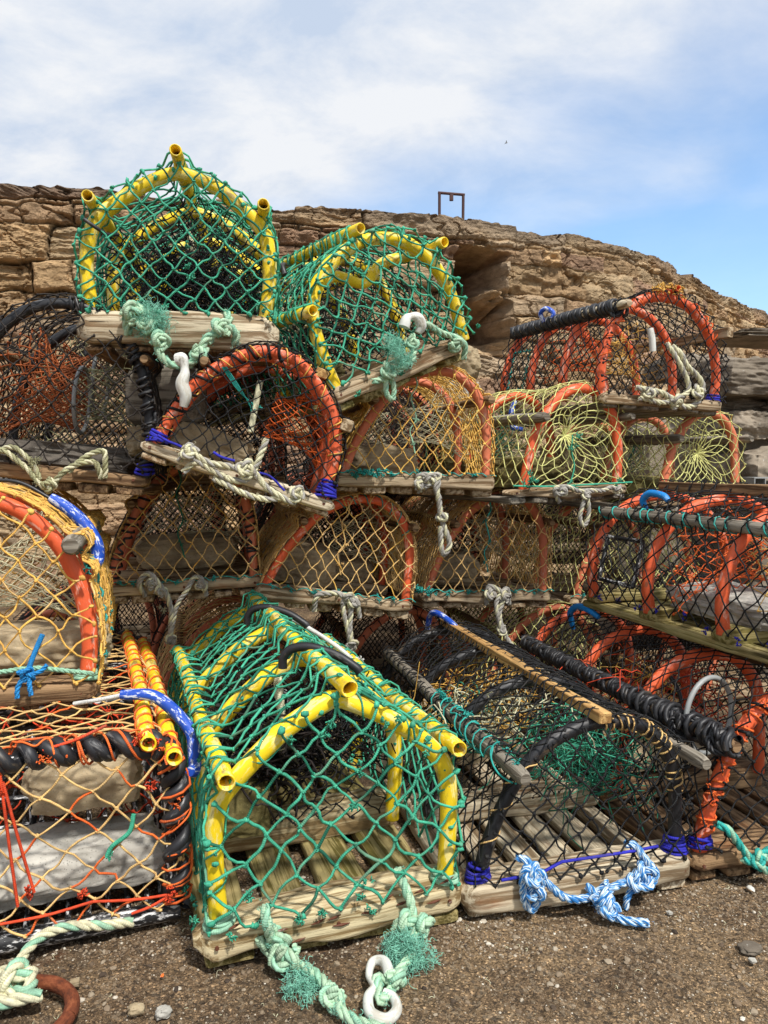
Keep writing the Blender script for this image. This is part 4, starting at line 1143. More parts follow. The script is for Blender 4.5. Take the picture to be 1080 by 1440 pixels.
c.lace(M['tan'], .03, .02, .35, .075, .0016, .016, jitter=.8); c.lace(M['tan'], .03, .5, .85, .02, .0018, .0155, jitter=.5)
mb = MB()
P = c.P(np.linspace(.27, .27, 60), np.linspace(.0, .82, 60), .03); tubes(mb, helix(P[:34], .023, .075, 14, .9), .0020, 5); tubes(mb, helix(P[4:30], .022, .052, 14, 1.0, 2.0), .0017, 5)
for k in range(12): tuft(mb, P[rng.randint(0, 36)] + [0, -.004, .018], .012, 22, 0, .0014)
mb.build('rail_lashing', M['teal'], rl)
mb = MB(); tubes(mb, np.array([c.fp(x, y, .014) for x, y in ((705, 1238), (760, 1228), (790, 1212), (850, 1203), (895, 1196), (925, 1190))]), .0032, 6); mb.build('edge_line', M['blue_twine'], c.root)
tangle(c, gp(c, .66, .60, .24), (.055, .04, .035), 85, M['green'], .0013, 'twine_tangle', .13)
tangle(c, gp(c, .80, .42, .20), (.05, .04, .04), 70, M['green_dark'], .0013, 'twine_tangle', .12)
tangle(c, gp(c, .45, .75, .35), (.06, .06, .02), 50, M['rope_cream'], .0016, 'twine_tangle', .14)
tangle(c, gp(c, .45, .55, .55), (.07, .07, .035), 110, M['gold'], .0013, 'twine_tangle', .12)
c.funnel(M['gold'], 1, .62, ring_c=(.5, .45), ring_r=.07, spread=.12, r=.0013, ringmat=M['blackpipe'])
c.funnel(M['green'], -1, .42, ring_c=(.45, .5), ring_r=.06, spread=.11, r=.0013, ring=False)
c.curtain(M['brownblack'], .34, .0013, cx=.045)
BW = (M['bluewhite'], M['bluewhite'], M['bluewhite'])
pts = [(725, 1205, .004), (745, 1215, .018), (757, 1245, .018), (750, 1278, .02), (738, 1270, .02), (735, 1235, .022), (742, 1222, .026), (765, 1240, .030), (795, 1262, .030), (825, 1262, .030), (848, 1246, .03), (853, 1240, .034)]
c.rope_on(pts, .0078, BW, off=.02, knots=((752, 1232, .020, .028), (752, 1252, .018, .028)), fuzzmat=M['white_twine'])
rope_world(c, [W(826, 1246, .050), W(842, 1264, .040), W(858, 1284, .018), W(876, 1293, .011), W(895, 1297, .010), W(912, 1299, .010)], .0082, BW, knots=((W(846, 1266, .036), .020), (W(858, 1278, .026), .018)), fuzzmat=M['white_twine'])
c.rope_on([(838, 1270, .04), (850, 1258, .036), (868, 1246, .03), (890, 1238, .028), (915, 1242, .026), (922, 1226, .024), (905, 1205, .02), (893, 1190, .012), (878, 1186, .004)], .0078, BW, off=.03, knots=((908, 1232, .024, .028), (895, 1240, .018, .03)), fuzzmat=M['white_twine'])
c.rope_on([(895, 1238, .03), (882, 1262, .03), (880, 1278, .03)], .0065, BW, off=.03, fuzzmat=M['white_twine'])
c.hook([at(600, 895, 2.36), at(604, 868, 2.34), at(613, 862, 2.3), at(630, 872, 2.25), at(650, 890, 2.2)], M['blueplastic'], .0085)
weight(c, gp(c, .35, .16, .60), (.26, .16, .10), 'stone_tan', 'tan stone in the black hooped creel that carries the blue and white rope', 9)

# --- creel with black rope bound rail, front right
A = A + (c.o + c.R @ np.array([c.w, 0, 0]) - A) * 1.012; A = atz(977, 1249, 0)
c = Creel(A, dirB(A, .47, 15.5), .95, .305, 'low', label='ground creel at front right, orange laced leg and rail bound in black rope', beam_h=.050, beam_w=.085)
YH = [.03, .34, .63, .92]
c.base(M['wood_brown'], 6, 3, [-.004, .34, .85], end_r=.035, gap=.022, rough=.004)
c.hoops(YH, M['orange'], .0150)
rl, P = c.rail(.255, 'pole', M['wood_brown'], .0155, -.012)
mb = MB()
for ph in (0, 3.1):
    tubes(mb, helix(P, .0188, .044, 12, .45, ph), .0050 + .001 * rng.rand(), 7); tubes(mb, helix(P[::-1], .0184, .052, 12, .45, ph)[::-1], .0048, 7)
    Q = P.copy(); Q[:, 0] = -Q[:, 0]; H = helix(Q, .0194, .050, 12, .45, ph + 1); H[:, 0] *= -1; tubes(mb, H, .0050, 7)
tubes(mb, helix(P[:16], .0265, .040, 12, .5, 1.0), .0062, 7); lump(mb, P[2] + [0, -.004, .0], .034, .0068); lump(mb, P[6] + [-.01, 0, .0], .036, .0068)
mb.build('rope_binding', M['blacktape'], rl)
c.rail(.56, 'pole', M['wood_brown'], .016, -.01, off=.024)
c.hoodnet(M['black'], .050, .046, .0016, .008, .008, 1.7, .12)
c.endnet(M['black'], .045, .052, .0017, y=-.008); c.endnet(M['brownblack'], .045, .05, .0015, back=True)
c.foot(M['blue_twine'], -1, .03, .003, 5); c.lace(M['orange_twine'], .03, .04, .60, .032, .0024, .0185, jitter=.7)
c.lace(M['black'], .03, .10, .8, .05, .0035, .0185, jitter=.7)
mb = MB()

for k in range(9): mb = MB(); tuft(mb, c.P(np.array([.06 + .045 * k]), .01, .02)[0], .012, 9, 0, .0018); mb.build('twine_end', M['orange_twine'], c.root)
c.funnel(M['gold'], -1, .45, ring_c=(.5, .5), ring_r=.085, r=.0012, ringmat=M['blackpipe'])
c.funnel(M['red_twine'], 1, .45, ring_c=(.6, .5), ring_r=.075, r=.0013, ring=False)
a = np.linspace(0, 2 * np.pi, 40); mb = MB(); q = gp(c, .32, .72, .16); tubes(mb, q + np.stack([.075 * np.cos(a), .02 * np.cos(a), .085 * np.sin(a)], -1), .0058, 10); mb.build('entrance_ring', M['greyplastic'], c.root)
tangle(c, gp(c, .35, .6, .5), (.08, .1, .04), 60, M['red_twine'], .0012, 'twine_tangle', .12)
TE = (M['teal'], M['rope_green2'], M['teal'])
c.rope_on([(1010, 1160, .006), (1025, 1168, .016), (1045, 1195, .02), (1062, 1215, .022), (1085, 1228, .02)], .0082, TE, off=.02)
c.rope_on([(1095, 1185, .02), (1075, 1200, .024), (1055, 1212, .026), (1045, 1206, .02)], .0078, TE, off=.02, knots=((1068, 1210, .016, .03),))
c.hook([at(806, 884, 2.42), at(802, 862, 2.4), at(812, 853, 2.36), at(828, 858, 2.3), at(842, 868, 2.26)], M['cyanplastic'], .0095)
weight(c, gp(c, .40, .12, .45), (.34, .22, .07), 'stone_tan', 'flat slab in the floor of the front right creel bound in black rope', 11)

# --- black framed creel, front left
B = atz(250, 1294, 0); A = B - np.array([.52 * math.cos(.36), .52 * math.sin(.36), 0])
c = Creel(A, B, .92, .305, 'box', label='square black framed ground creel holding pale concrete blocks at the front left', beam_h=.020, slat_h=.012, beam_w=.03)
c.hr = .011
for y in (.012, .31, .60, .90):
    mb = MB(); t = np.linspace(0, 1, 70); P = c.P(t, y, -.004); tubes(mb, P, .011, 10, cap=True); mb.build('hoop', M['blackframe'], c.root)
c.hy = [.012, .31, .60, .90]
mb = MB()
for k, x in enumerate(np.linspace(.014, c.w - .014, 2)): tubes(mb, np.array([[x, .0, .016], [x, .46, .016], [x, .92, .016]]), .014, 12, cap=True)
for y in (.004, .90): tubes(mb, np.array([[-.004, y, .020], [c.w / 2, y, .020], [c.w + .004, y, .020]]), .018, 14, cap=True)
mb.build('bottom_frame', M['blackframe'], c.root)
mb = MB()
for x in np.linspace(.05, c.w - .05, 13): tubes(mb, np.array([[x, .01, .016], [x, .46, .015], [x, .9, .016]]), .0055, 8)
mb.build('floor_bars', M['blackframe'], c.root)
mb = MB(); t = np.linspace(.16, 1.0, 200); P = c.P(t, .0, .006)
for ph in (0, 2.1): tubes(mb, helix(P, .0155, .062, 12, .35, ph), .0115, 8)
mb.build('rope_binding', M['blacktape'], c.root)
mb = MB(); tubes(mb, helix(P, .027, .075, 14, .6, 1), .0026, 5); tubes(mb, helix(P, .026, .048, 14, .8, 1), .0020, 5)
for k in range(26): tuft(mb, P[rng.randint(0, 199)] + [0, -.02, 0], .012, 12, 0, .0013)
mb.build('twine_binding', M['orange_twine'], c.root)
mb = MB(); P = c.P(np.linspace(.8, .8, 60), np.linspace(.88, .92, 60), .006); q = c.P(np.linspace(.2, .8, 120), .90, .006)
for ph in (0, 2.1): tubes(mb, helix(q, .014, .06, 12, .35, ph), .010, 8)
mb.build('rope_binding', M['blacktape'], c.root)
c.hoodnet([M['tan'], M['orange_twine']], .08, .055, .0019, .004, .012, 1.8, .22)
for t_, off, y0 in ((.70, .014, -.03), (.735, .018, -.05), (.27, .014, -.04)):
    o, P = c.rail(t_, 'pipe', M['yellow'], .0145, y0, off=off)
    mb = MB(); tubes(mb, helix(P, .0165, .055, 12, .4, t_ * 40), .0020, 5); mb.build('twine_binding', M['orange_twine'], o)
c.endnet([M['tan'], M['orange_twine']], .074, .068, .0021, y=-.012, warp=.010, mats=[M['tan'], M['orange_twine']])
mb = MB()
for a_, b_ in (((0, 1090), (25, 1275)), ((4, 1100), (48, 1255)), ((60, 1055), (150, 1020)), ((185, 1285), (240, 1258)), ((0, 1300), (130, 1268)), ((130, 1268), (250, 1256))):
    P = catmull([c.fp(*a_, .016), (c.fp(*a_, .016) + c.fp(*b_, .016)) / 2 + [0, 0, -.004], c.fp(*b_, .016)], 6); tubes(mb, P, .0027, 6, cap=True); mb.build('loose_twine', M['red_twine'], c.root); mb = MB()
for px, py in ((45, 1255), (118, 1262), (240, 1256), (225, 1040), (215, 1100), (3, 1110), (243, 1250), (195, 1040)): mb = MB(); tuft(mb, c.fp(px, py, .02), .013, 24, 0, .0015); mb.build('twine_end', M['red_twine'], c.root)
mb = MB(); tubes(mb, catmull([c.fp(188, 1145, .018), c.fp(182, 1170, .02), c.fp(158, 1190, .02), c.fp(150, 1205, .02)], 5), .0042, 6, cap=True); tuft(mb, c.fp(153, 1203, .02), .009, 20, 0, .0012); mb.build('knotted_tie', M['green'], c.root)
# inner black panel with white flakes, standing behind the front
mb = MB()
for x in (.05, .13): tubes(mb, np.array([[x + .13, .28, .05], [x + .13, .28, .19], [x + .13, .28, .30]]), .008, 8)
for z in (.10, .16, .22): tubes(mb, np.array([[.16, .285, z], [.22, .285, z], [.28, .285, z]]), .006, 8)
mb.build('inner_frame', M['blackframe'], c.root)
c.funnel(M['red_twine'], 1, .45, ring_c=(.5, .5), ring_r=.07, r=.0014, ring=False, nu=20)
c.curtain(M['red_twine'], .30, .0018, cx=.06)
weight(c, gp(c, .56, .20, .12), (.50, .17, .125), 'stone_grey', 'long pale concrete block low in the black framed creel', 31, .55, 0.03)
weight(c, gp(c, .70, .66, .16), (.24, .13, .115), 'stone_tan', 'smaller tan concrete block above the pale one in the black framed creel', 33, .6)
# blue hook over the yellow pipes
c.hook([c.o + c.R @ c.P(np.array([.66]), .16, .052)[0], c.o + c.R @ c.P(np.array([.71]), .14, .052)[0], c.o + c.R @ c.P(np.array([.745]), .11, .054)[0], c.o + c.R @ c.P(np.array([.77]), .075, .052)[0], c.o + c.R @ c.P(np.array([.785]), .04, .046)[0], c.o + c.R @ c.P(np.array([.78]), .02, .036)[0]], M['blueplastic'], .0118,
       cordmat=M['white_twine'], cord=[c.o + c.R @ c.P(np.array([.58]), .22, .024)[0], c.o + c.R @ c.P(np.array([.62]), .19, .036)[0], c.o + c.R @ c.P(np.array([.67]), .16, .052)[0]])
# cream rope to the bottom left corner
RC = (M['rope_cream'], M['rope_cream'], M['rope_green2'])
rope_world(c, [c.o + c.R @ c.fp(186, 1296, .012), c.o + c.R @ c.fp(150, 1300, .022), c.o + c.R @ c.fp(100, 1303, .026), c.o + c.R @ c.fp(62, 1315, .028), W(38, 1338, .03), W(20, 1366, .02), W(4, 1384, .02), W(-14, 1392, .016)], .0088, RC, fuzzmat=M['rope_cream'])
rope_world(c, [W(-30, 1372, .02), W(4, 1366, .03), W(32, 1364, .036), W(46, 1378, .034), W(38, 1394, .030), W(12, 1398, .022), W(-10, 1406, .02)], .0100, RC, knots=((W(22, 1378, .03), .026),), fuzzmat=M['rope_cream'])
rope_world(c, [W(-20, 1412, .02), W(10, 1408, .025), W(40, 1402, .03), W(58, 1398, .03)], .0100, RC, fuzzmat=M['rope_cream'])

# ------------------------------------------------------------------ second layer
def old_creel(A, B, L, h, label, net, hoopm, prof='skew', wood='wood', cx=.044, cz=.062, r=.0016, seed=1, hr=.0130, rails=(.27, .73), railm='wood_brown', ridge=None, pitch=0.0, nslat=6, hoodnet=None, inner='rope_cream', stone_at=None, hood=(.040, .022), tieup='teal', hoopys=None, beam_h=.036, slat_h=.022, back=True, over=.0):
    c = Creel(A, B, L, h, prof, pitch, label, beam_h=beam_h, slat_h=slat_h, beam_w=.06)
    c.base(M[wood], nslat, seed, [0, L * .5 - .03, L - .07], end_r=.02, gap=.018, rough=.004, over=over)
    n = 3 if L < .75 else 4
    c.hoops(hoopys or list(np.linspace(.025, L - .03, n)), M[hoopm] if isinstance(hoopm, str) else hoopm, hr)
    for k, t in enumerate(rails): c.rail(t, 'pole', M[railm], .0135, -.022, seed=seed + k, off=hr + .008)
    if ridge: c.rail(.5, ridge, M[railm], .012, -.02, off=hr + .01, w=.028, h=.022)
    hn = hoodnet or net
    c.hoodnet([M[k] for k in hn] if isinstance(hn, tuple) else M[hn], hood[0], hood[1], r, .005, .012, 1.7, .14)
    nn = [M[k] for k in net] if isinstance(net, tuple) else M[net]
    c.endnet(nn, cx, cz, r, y=-.006, warp=.010, mats=nn if isinstance(nn, list) else None)
    if back: c.endnet(M['brownblack'], .022, .026, r * 1.3, back=True)  # dense near-black back net, put in to deepen the shade inside
    if inner:
        c.funnel(M[inner], 1, L * .38, ring_c=(.50, .5), ring_r=.055, r=.0010, spread=.10, ring=False, nu=30, nv=11)
        c.funnel(M[inner], -1, L * .70, ring_c=(.50, .5), ring_r=.055, r=.0010, spread=.10, ring=False, nu=24, nv=9)
    if tieup:
        mb = MB()
        for k in range(7):
            x = c.w * (.05 + .9 * (k + rng.rand() * .6) / 7); tuft(mb, (x, -.004, c.zb + .002), .011, 26, 0, .0013)
        P = resample(np.array([[.0, -.003, c.zb + .003], [c.w / 2, -.006, c.zb + .002], [c.w, -.003, c.zb + .003]]), n=30)
        tubes(mb, helix(P, .0045, .05, 10, .5), .0016, 5)
        mb.build('net_edge_tie', M[tieup], c.root)
    return c
GY = (M['rope_grey'], M['rope_grey'], M['rope_cream'])
def centre_tie(c, mat, u=.5, v0=.95, v1=.2, y=-.010):
    mb = MB(); P = [gp(c, u + .02 * math.sin(k * 2.1), v0 + (v1 - v0) * k / 7, y) for k in range(8)]
    tubes(mb, catmull(P, 5), .0022, 5)
    for p in P[::2]: tuft(mb, p, .010, 16, 0, .0012)
    mb.build('centre_tie', M[mat], c.root)

# left of the second layer: tan net under the tilted creel
c = old_creel(at(142, 853, 2.12), at(370, 838, 2.22), .66, .335, 'tan netted creel with hoops wrapped in black twine, under the tilted orange hooped creel', ('tan', 'gold'), 'salmon', seed=21, cx=.050, cz=.066, r=.0017)
c.lace(M['blacktape'], .025, .02, .42, .030, .0035, .0165, jitter=.8); c.lace(M['blacktape'], .025, .58, .98, .026, .0038, .0165, jitter=.8)
centre_tie(c, 'green_dark', .50)
weight(c, gp(c, .52, .16, .30), (.36, .24, .12), 'stone_tan', 'rounded tan stone inside the tan netted creel with black twine on its hoops', 41)
c.rope_on([(205, 838, .006), (196, 820, .022), (208, 806, .024), (224, 822, .026), (236, 840, .026), (241, 862, .022), (240, 885, .018), (240, 905, .014)], .0078, GY, off=.02, knots=((212, 822, .016, .024), (226, 832, .015, .024), (284, 822, .015, .022)), tufts=((229, 858, .012, 50),), fuzzmat=M['rope_cream'])
c.rope_on([(290, 838, .014), (284, 815, .02), (272, 812, .022), (262, 832, .022), (250, 848, .02), (244, 870, .02), (238, 900, .014)], .0070, GY, off=.02, knots=((240, 900, .014, .016),), fuzzmat=M['rope_cream'])

# middle: tan net with bright orange hoop
c = old_creel(at(357, 852, 2.16), at(580, 873, 2.27), .66, .282, 'tan netted creel with a bright orange hoop, just above the big green ground creel', ('tan', 'gold'), 'orange', seed=22, cx=.045, cz=.062)
centre_tie(c, 'tan', .48); c.lace(M['teal'], .025, .40, .75, .04, .0018, .0145)
weight(c, gp(c, .34, .16, .30), (.26, .30, .15), 'stone_tan', 'rounded tan stone inside the bright orange hooped tan netted creel', 43)
weight(c, gp(c, .72, .10, .42), (.20, .24, .09), 'stone_tan', 'low tan stone at the right inside the bright orange hooped tan netted creel', 44)
c.rope_on([(442, 860, .006), (446, 838, .022), (462, 834, .024), (478, 836, .024), (492, 850, .026), (492, 880, .022), (494, 905, .018), (494, 935, .012)], .0082, GY, off=.02, knots=((488, 842, .018, .026), (498, 848, .015, .024), (494, 906, .016, .016)), fuzzmat=M['rope_cream'])
c.rope_on([(505, 868, .014), (502, 846, .022), (490, 838, .024), (482, 852, .024), (488, 880, .024), (492, 904, .018)], .0074, GY, off=.02, fuzzmat=M['rope_cream'])

# right: tan net with faded hoop
c = old_creel(at(592, 858, 2.38), at(776, 856, 2.50), .66, .31, 'tan netted creel with a faded pinkish hoop, right of the bright orange hooped tan one', ('tan', 'gold'), 'salmon', seed=23, cx=.042, cz=.064)
centre_tie(c, 'teal', .46); c.lace(M['gold'], .025, .1, .45, .03, .0016, .014)
weight(c, gp(c, .34, .15, .30), (.28, .26, .13), 'stone_tan', 'rounded tan stone inside the faded hooped tan netted creel of the second layer', 45)
c.rope_on([(684, 850, .006), (686, 826, .022), (700, 828, .024), (708, 840, .026), (702, 862, .024), (706, 884, .018), (718, 905, .03), (735, 925, .05)], .0082, GY, off=.02, knots=((690, 836, .018, .026), (710, 840, .017, .026), (706, 886, .015, .018)), fuzzmat=M['rope_cream'])
c.rope_on([(716, 850, .006), (712, 828, .022), (698, 846, .026), (700, 868, .024), (704, 886, .02)], .0078, GY, off=.02, fuzzmat=M['rope_cream'])
mb = MB()
for k in range(7): tuft(mb, c.fp(576 + k * 5, 828 + k * .6, .015), .014, 24, 0, .0016)
mb.build('blue_tie', M['teal'], c.root)

# half hidden: lime net, leaning leg
c = old_creel(at(800, 862, 2.62), at(985, 862, 2.78), .66, .335, 'half hidden lime netted creel with dull pink leg, right of the faded tan netted one', 'lime', 'salmon', seed=24, cx=.05, cz=.055, prof='lean', hood=(.055, .05), r=.0014)
# hidden creels that carry the stack, and some added to block bright ground
plain = [
 (at(60, 960, 3.10), .46, 12, 'added dark creel on the ground far behind the golden netted creel', 'brownblack', 'salmon'),
 (at(205, 960, 3.12), .46, 12, 'added dark creel on the ground far behind the tan netted creel with black twine', 'brownblack', 'salmon'),
 (at(-60, 960, 2.40), .46, 15, 'added dark creel on the ground behind the square black framed one', 'brownblack', 'salmon'),
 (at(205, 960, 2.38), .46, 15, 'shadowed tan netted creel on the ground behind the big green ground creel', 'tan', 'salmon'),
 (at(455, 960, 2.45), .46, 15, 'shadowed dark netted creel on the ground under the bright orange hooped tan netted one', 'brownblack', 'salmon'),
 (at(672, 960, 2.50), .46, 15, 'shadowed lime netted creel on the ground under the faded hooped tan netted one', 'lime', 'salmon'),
]
for k, (A, w, yw, lab, nt, hm) in enumerate(plain):
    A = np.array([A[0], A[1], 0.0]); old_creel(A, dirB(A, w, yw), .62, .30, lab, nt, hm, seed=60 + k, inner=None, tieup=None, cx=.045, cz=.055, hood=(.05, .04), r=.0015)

rear = [  # dark creels added at the back to keep light out of the stack
 (at(150, 800, 2.95), .43, 'added dark creel right behind the tan netted one with black twine bound hoops'),
 (at(352, 800, 3.0), .43, 'added dark creel right behind the bright orange hooped tan netted creel'),
 (at(540, 800, 3.05), .43, 'added dark creel right behind the faded pinkish hooped tan netted creel'),
 (at(760, 800, 3.35), .40, 'added dark creel right behind the half hidden lime netted one'),
 (at(215, 676, 2.62), .75, 'added dark creel behind the tilted orange hooped creel'),
 (at(455, 676, 2.90), .75, 'added dark creel right behind the golden netted creel of the third layer'),
]
for k, (A, z, lab) in enumerate(rear):
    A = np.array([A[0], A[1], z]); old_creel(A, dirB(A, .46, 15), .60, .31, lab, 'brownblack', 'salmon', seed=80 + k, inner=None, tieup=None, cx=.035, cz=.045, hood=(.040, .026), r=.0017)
# side-on black netted creel with orange hoops at the right
A = np.array([.865, 1.48, .415])
c = Creel(A, dirB(A, .50, 18), .86, .285, 'arch', label='black netted orange hooped creel seen side-on, low at the right edge with teal lashed rail', beam_h=.030, slat_h=.018)
c.base(M['wood_green'], 6, 25, [0, .27, .54, .80], end_r=.02, gap=.02)
c.hoops([.02, .30, .57, .83], M['orange'], .0150)
rl, P = c.rail(.27, 'pole', M['wood_grey'], .0155, -.02); c.rail(.52, 'batten', M['wood_brown'], w=.035, h=.028, off=.03)
mb = MB(); tubes(mb, helix(P, .0185, .055, 12, .6), .0020, 5)
for k in range(16): tuft(mb, P[rng.randint(0, 39)] + [0, 0, -.012], .012, 22, 0, .0014)
mb.build('rail_lashing', M['teal'], rl)
c.hoodnet(M['black'], .055, .052, .0018, .008, .010, 1.7, .15)
c.endnet(M['black'], .05, .05, .0017, y=-.006); c.endnet(M['black'], .05, .05, .0016, back=True)
c.funnel(M['orange_twine'], -1, .44, ring_c=(.55, .5), ring_r=.06, spread=.10, r=.0013, nu=26, ring=False)
c.funnel(M['tan'], 1, .44, ring_c=(.5, .5), ring_r=.05, spread=.10, r=.0011, ring=False)
c.funnel(M['gold'], -1, .15, ring_c=(.6, .5), ring_r=.06, spread=.10, r=.0014, nu=22, ring=False)
c.curtain(M['orange_twine'], .45, .0014, cx=.05)
# square black escape panel
mb = MB()
q = [c.P(np.array([t]), y, .010)[0] for t, y in ((.06, .78), (.20, .78), (.20, .62), (.06, .62), (.06, .78))]
for i in range(4): tubes(mb, resample(np.array([q[i], q[i + 1]]), n=4), .0065, 8, cap=True)
mb.build('escape_panel', M['blackframe'], c.root)
for k in range(9): mb = MB(); tuft(mb, (-.002, .06 + k * .09, c.zb + rng.uniform(-.01, .012)), .012, 18, 0, .0014); mb.build('blue_tie', M['blue_twine'], c.root)
mb = MB(); P = c.P(np.array([.30, .38, .47]), .21, .028); tubes(mb, catmull([c.P(np.array([.31]), .13, .03)[0], c.P(np.array([.38]), .16, .03)[0], c.P(np.array([.47]), .20, .03)[0], c.P(np.array([.46]), .10, .03)[0]], 6), .0036, 6); mb.build('green_tie', M['green'], c.root)
c.hook([at(908, 716, 2.22), at(904, 703, 2.22), at(914, 694, 2.2), at(932, 697, 2.16), at(940, 704, 2.14)], M['cyanplastic'], .0095)
weight(c, gp(c, .36, .10, .42), (.26, .42, .075), 'stone_grey', 'flat pale concrete slab on the floor of the side-on orange hooped creel at the right', 51, .75)
# ground-level creel behind the right one, carries the pile
A = np.array([1.10, 2.62, 0.0]); old_creel(A, dirB(A, .46, 15), .62, .33, 'shadowed creel on the ground behind the front right one', 'black', 'salmon', seed=66, inner=None, tieup=None)

# --- left: golden netted creel on the black framed one
B = at(131, 1000, 1.60); A = B - np.array([.47 * math.cos(.29), .47 * math.sin(.29), -.004])
c = Creel(A, B, .66, .385, 'arch', label='golden netted creel with thick orange hoop on the black framed one, left edge', beam_h=.040, beam_w=.09, slat_h=.022)
c.base(M['wood_brown'], 5, 31, [-.006, .30, .58], end_r=.03, gap=.03, rough=.004, over=.012)
c.hoops([.03, .32, .62], M['orange'], .0170)
c.rail(.715, 'pole', M['wood_grey'], .021, -.05, seed=4, off=.030); c.rail(.77, 'pipe', M['teal'], .013, .10, off=.024)
GD = [M['gold'], M['tan']]
c.hoodnet(GD, .060, .030, .0024, .010, .010, 1.8, .16)
c.endnet(GD, .068, .072, .0022, y=-.010, mats=GD, warp=.012)
c.endnet(GD, .07, .07, .0020, back=True, mats=GD)
c.foot(M['rope_green2'], 1, .03, .004, 3)
c.funnel(M['rope_cream'], 1, .24, ring_c=(.45, .5), ring_r=.07, spread=.13, r=.0013, nu=34, nv=12, ring=False)
c.funnel(M['rope_cream'], -1, .40, ring_c=(.45, .5), ring_r=.07, spread=.13, r=.0013, nu=30, ring=False)
mb = MB()
for k in range(26): mb = MB(); tuft(mb, c.P(np.array([.70 + .29 * rng.rand()]), rng.choice([.05, .34, .6]), .02)[0], .014, 16, 0, .0015); mb.build('frayed_tuft', M['teal'], c.root)
mb = MB()
P = [c.P(np.array([t]), .10 + .1 * t, .022)[0] for t in np.linspace(.74, .98, 8)]; tubes(mb, helix(catmull(P, 6), .005, .035, 10, .5), .0032, 5)
mb.build('teal_tie', M['teal'], c.root)
mb = MB(); rope(mb, [c.fp(131, 948, .012), c.fp(100, 944, .018), c.fp(60, 940, .018), c.fp(20, 942, .016), c.fp(-20, 948, .014)], .0050, (0, 0, 0)); mb.build('net_edge_tie', M['rope_green2'], c.root)
mb = MB(); P = [c.fp(60, 892, .016), c.fp(52, 910, .018), c.fp(44, 930, .022), c.fp(38, 948, .026)]; tubes(mb, catmull(P, 6), .0052, 8, cap=True)
lump(mb, c.fp(36, 950, .028), .018, .0040); rope(mb, [c.fp(36, 950, .03), c.fp(26, 966, .034), c.fp(24, 982, .034)], .0050); rope(mb, [c.fp(40, 950, .03), c.fp(42, 966, .034), c.fp(44, 978, .034)], .0050); rope(mb, [c.fp(40, 948, .03), c.fp(56, 945, .03), c.fp(66, 935, .03)], .0045)
mb.build('blue_tie', M['bluecyan'], c.root)
weight(c, gp(c, .72, .12, .16), (.36, .18, .12), 'stone_tan', 'tan pebbly stone inside the golden netted creel at the left edge', 35)
pw = lambda t, y, o: c.o + c.R @ c.P(np.array([t]), y, o)[0]
c.hook([pw(.62, .19, .040), pw(.66, .18, .046), pw(.70, .17, .050), pw(.74, .16, .050), pw(.77, .155, .040), pw(.775, .13, .034)], M['blueplastic'], .0140, cordmat=M['blacktape'], cord=[pw(.30, .24, .03), pw(.40, .23, .035), pw(.54, .21, .038), pw(.63, .19, .040)])
mb = MB(); P = np.array([c.P(np.array([t]), .30, .034)[0] for t in np.linspace(.30, .76, 50)]); tubes(mb, P, .007, 8)
for k in range(0, 49): blobs(mb, P[k:k + 1] + [0, -.005, .004], .0034, 1)
mb.build('spotted_cord', [M['blacktape'], M['white_twine']], c.root)

# --- third layer, left: dark netted creel
c = old_creel(at(-62, 680, 1.80), at(207, 700, 1.86), .72, .385, 'dark brown netted creel with black bound hoop at the left edge below the top creel', 'brownblack', 'blackpipe', seed=26, cx=.050, cz=.056, r=.0018, wood='wood_brown', inner=None, tieup=None, beam_h=.036, hood=(.055, .04), nslat=5, prof='arch')
mb = MB(); P = c.P(np.linspace(.5, 1, 90), .015, .0); tubes(mb, helix(P, .016, .030, 12, .6), .0045, 7); tubes(mb, helix(P, .018, .05, 12, .8), .003, 6); mb.build('hoop_binding', M['blacktape'], c.root)
c.funnel(M['rope_olive'], 1, .28, ring_c=(.45, .5), ring_r=.07, r=.0012, nu=34, nv=12, ring=False, spread=.14)
c.funnel(M['rustnet'], -1, .22, ring_c=(.50, .45), ring_r=.085, r=.0019, nu=44, nv=14, ringmat=M['greyplastic'])
c.funnel(M['rustnet'], -1, .42, ring_c=(.50, .62), ring_r=.10, r=.0018, nu=40, nv=14, ringmat=M['greyplastic'])
c.curtain(M['rope_olive'], .42, .0013, cx=.035); c.foot(M['blue_twine'], 1, .02, .003, 5)
weight(c, gp(c, .45, .06, .26), (.42, .30, .08), 'stone_dark', 'flat grey slab inside the dark brown netted creel at the left edge', 37, .7)
OL = (M['rope_olive'], M['rope_olive'], M['rope_cream'])
c.rope_on([(-20, 632, .012), (5, 634, .02), (22, 646, .02), (40, 660, .02), (52, 676, .022), (66, 686, .02), (78, 676, .022), (92, 662, .024), (112, 652, .024), (132, 650, .022), (140, 662, .02), (142, 672, .012)], .0070, OL, off=.02, fuzz=120, knots=((68, 682, .016, .024),), fuzzmat=M['rope_olive'])
c.rope_on([(96, 664, .02), (112, 648, .024), (128, 638, .024), (146, 634, .022), (148, 650, .02), (147, 672, .012)], .0066, OL, off=.02, fuzzmat=M['rope_olive'])
c.rope_on([(-20, 648, .012), (12, 628, .02), (34, 640, .022), (48, 656, .022), (56, 674, .02)], .0062, OL, off=.022, tufts=((48, 648, .016, 60),), fuzzmat=M['rope_olive'])

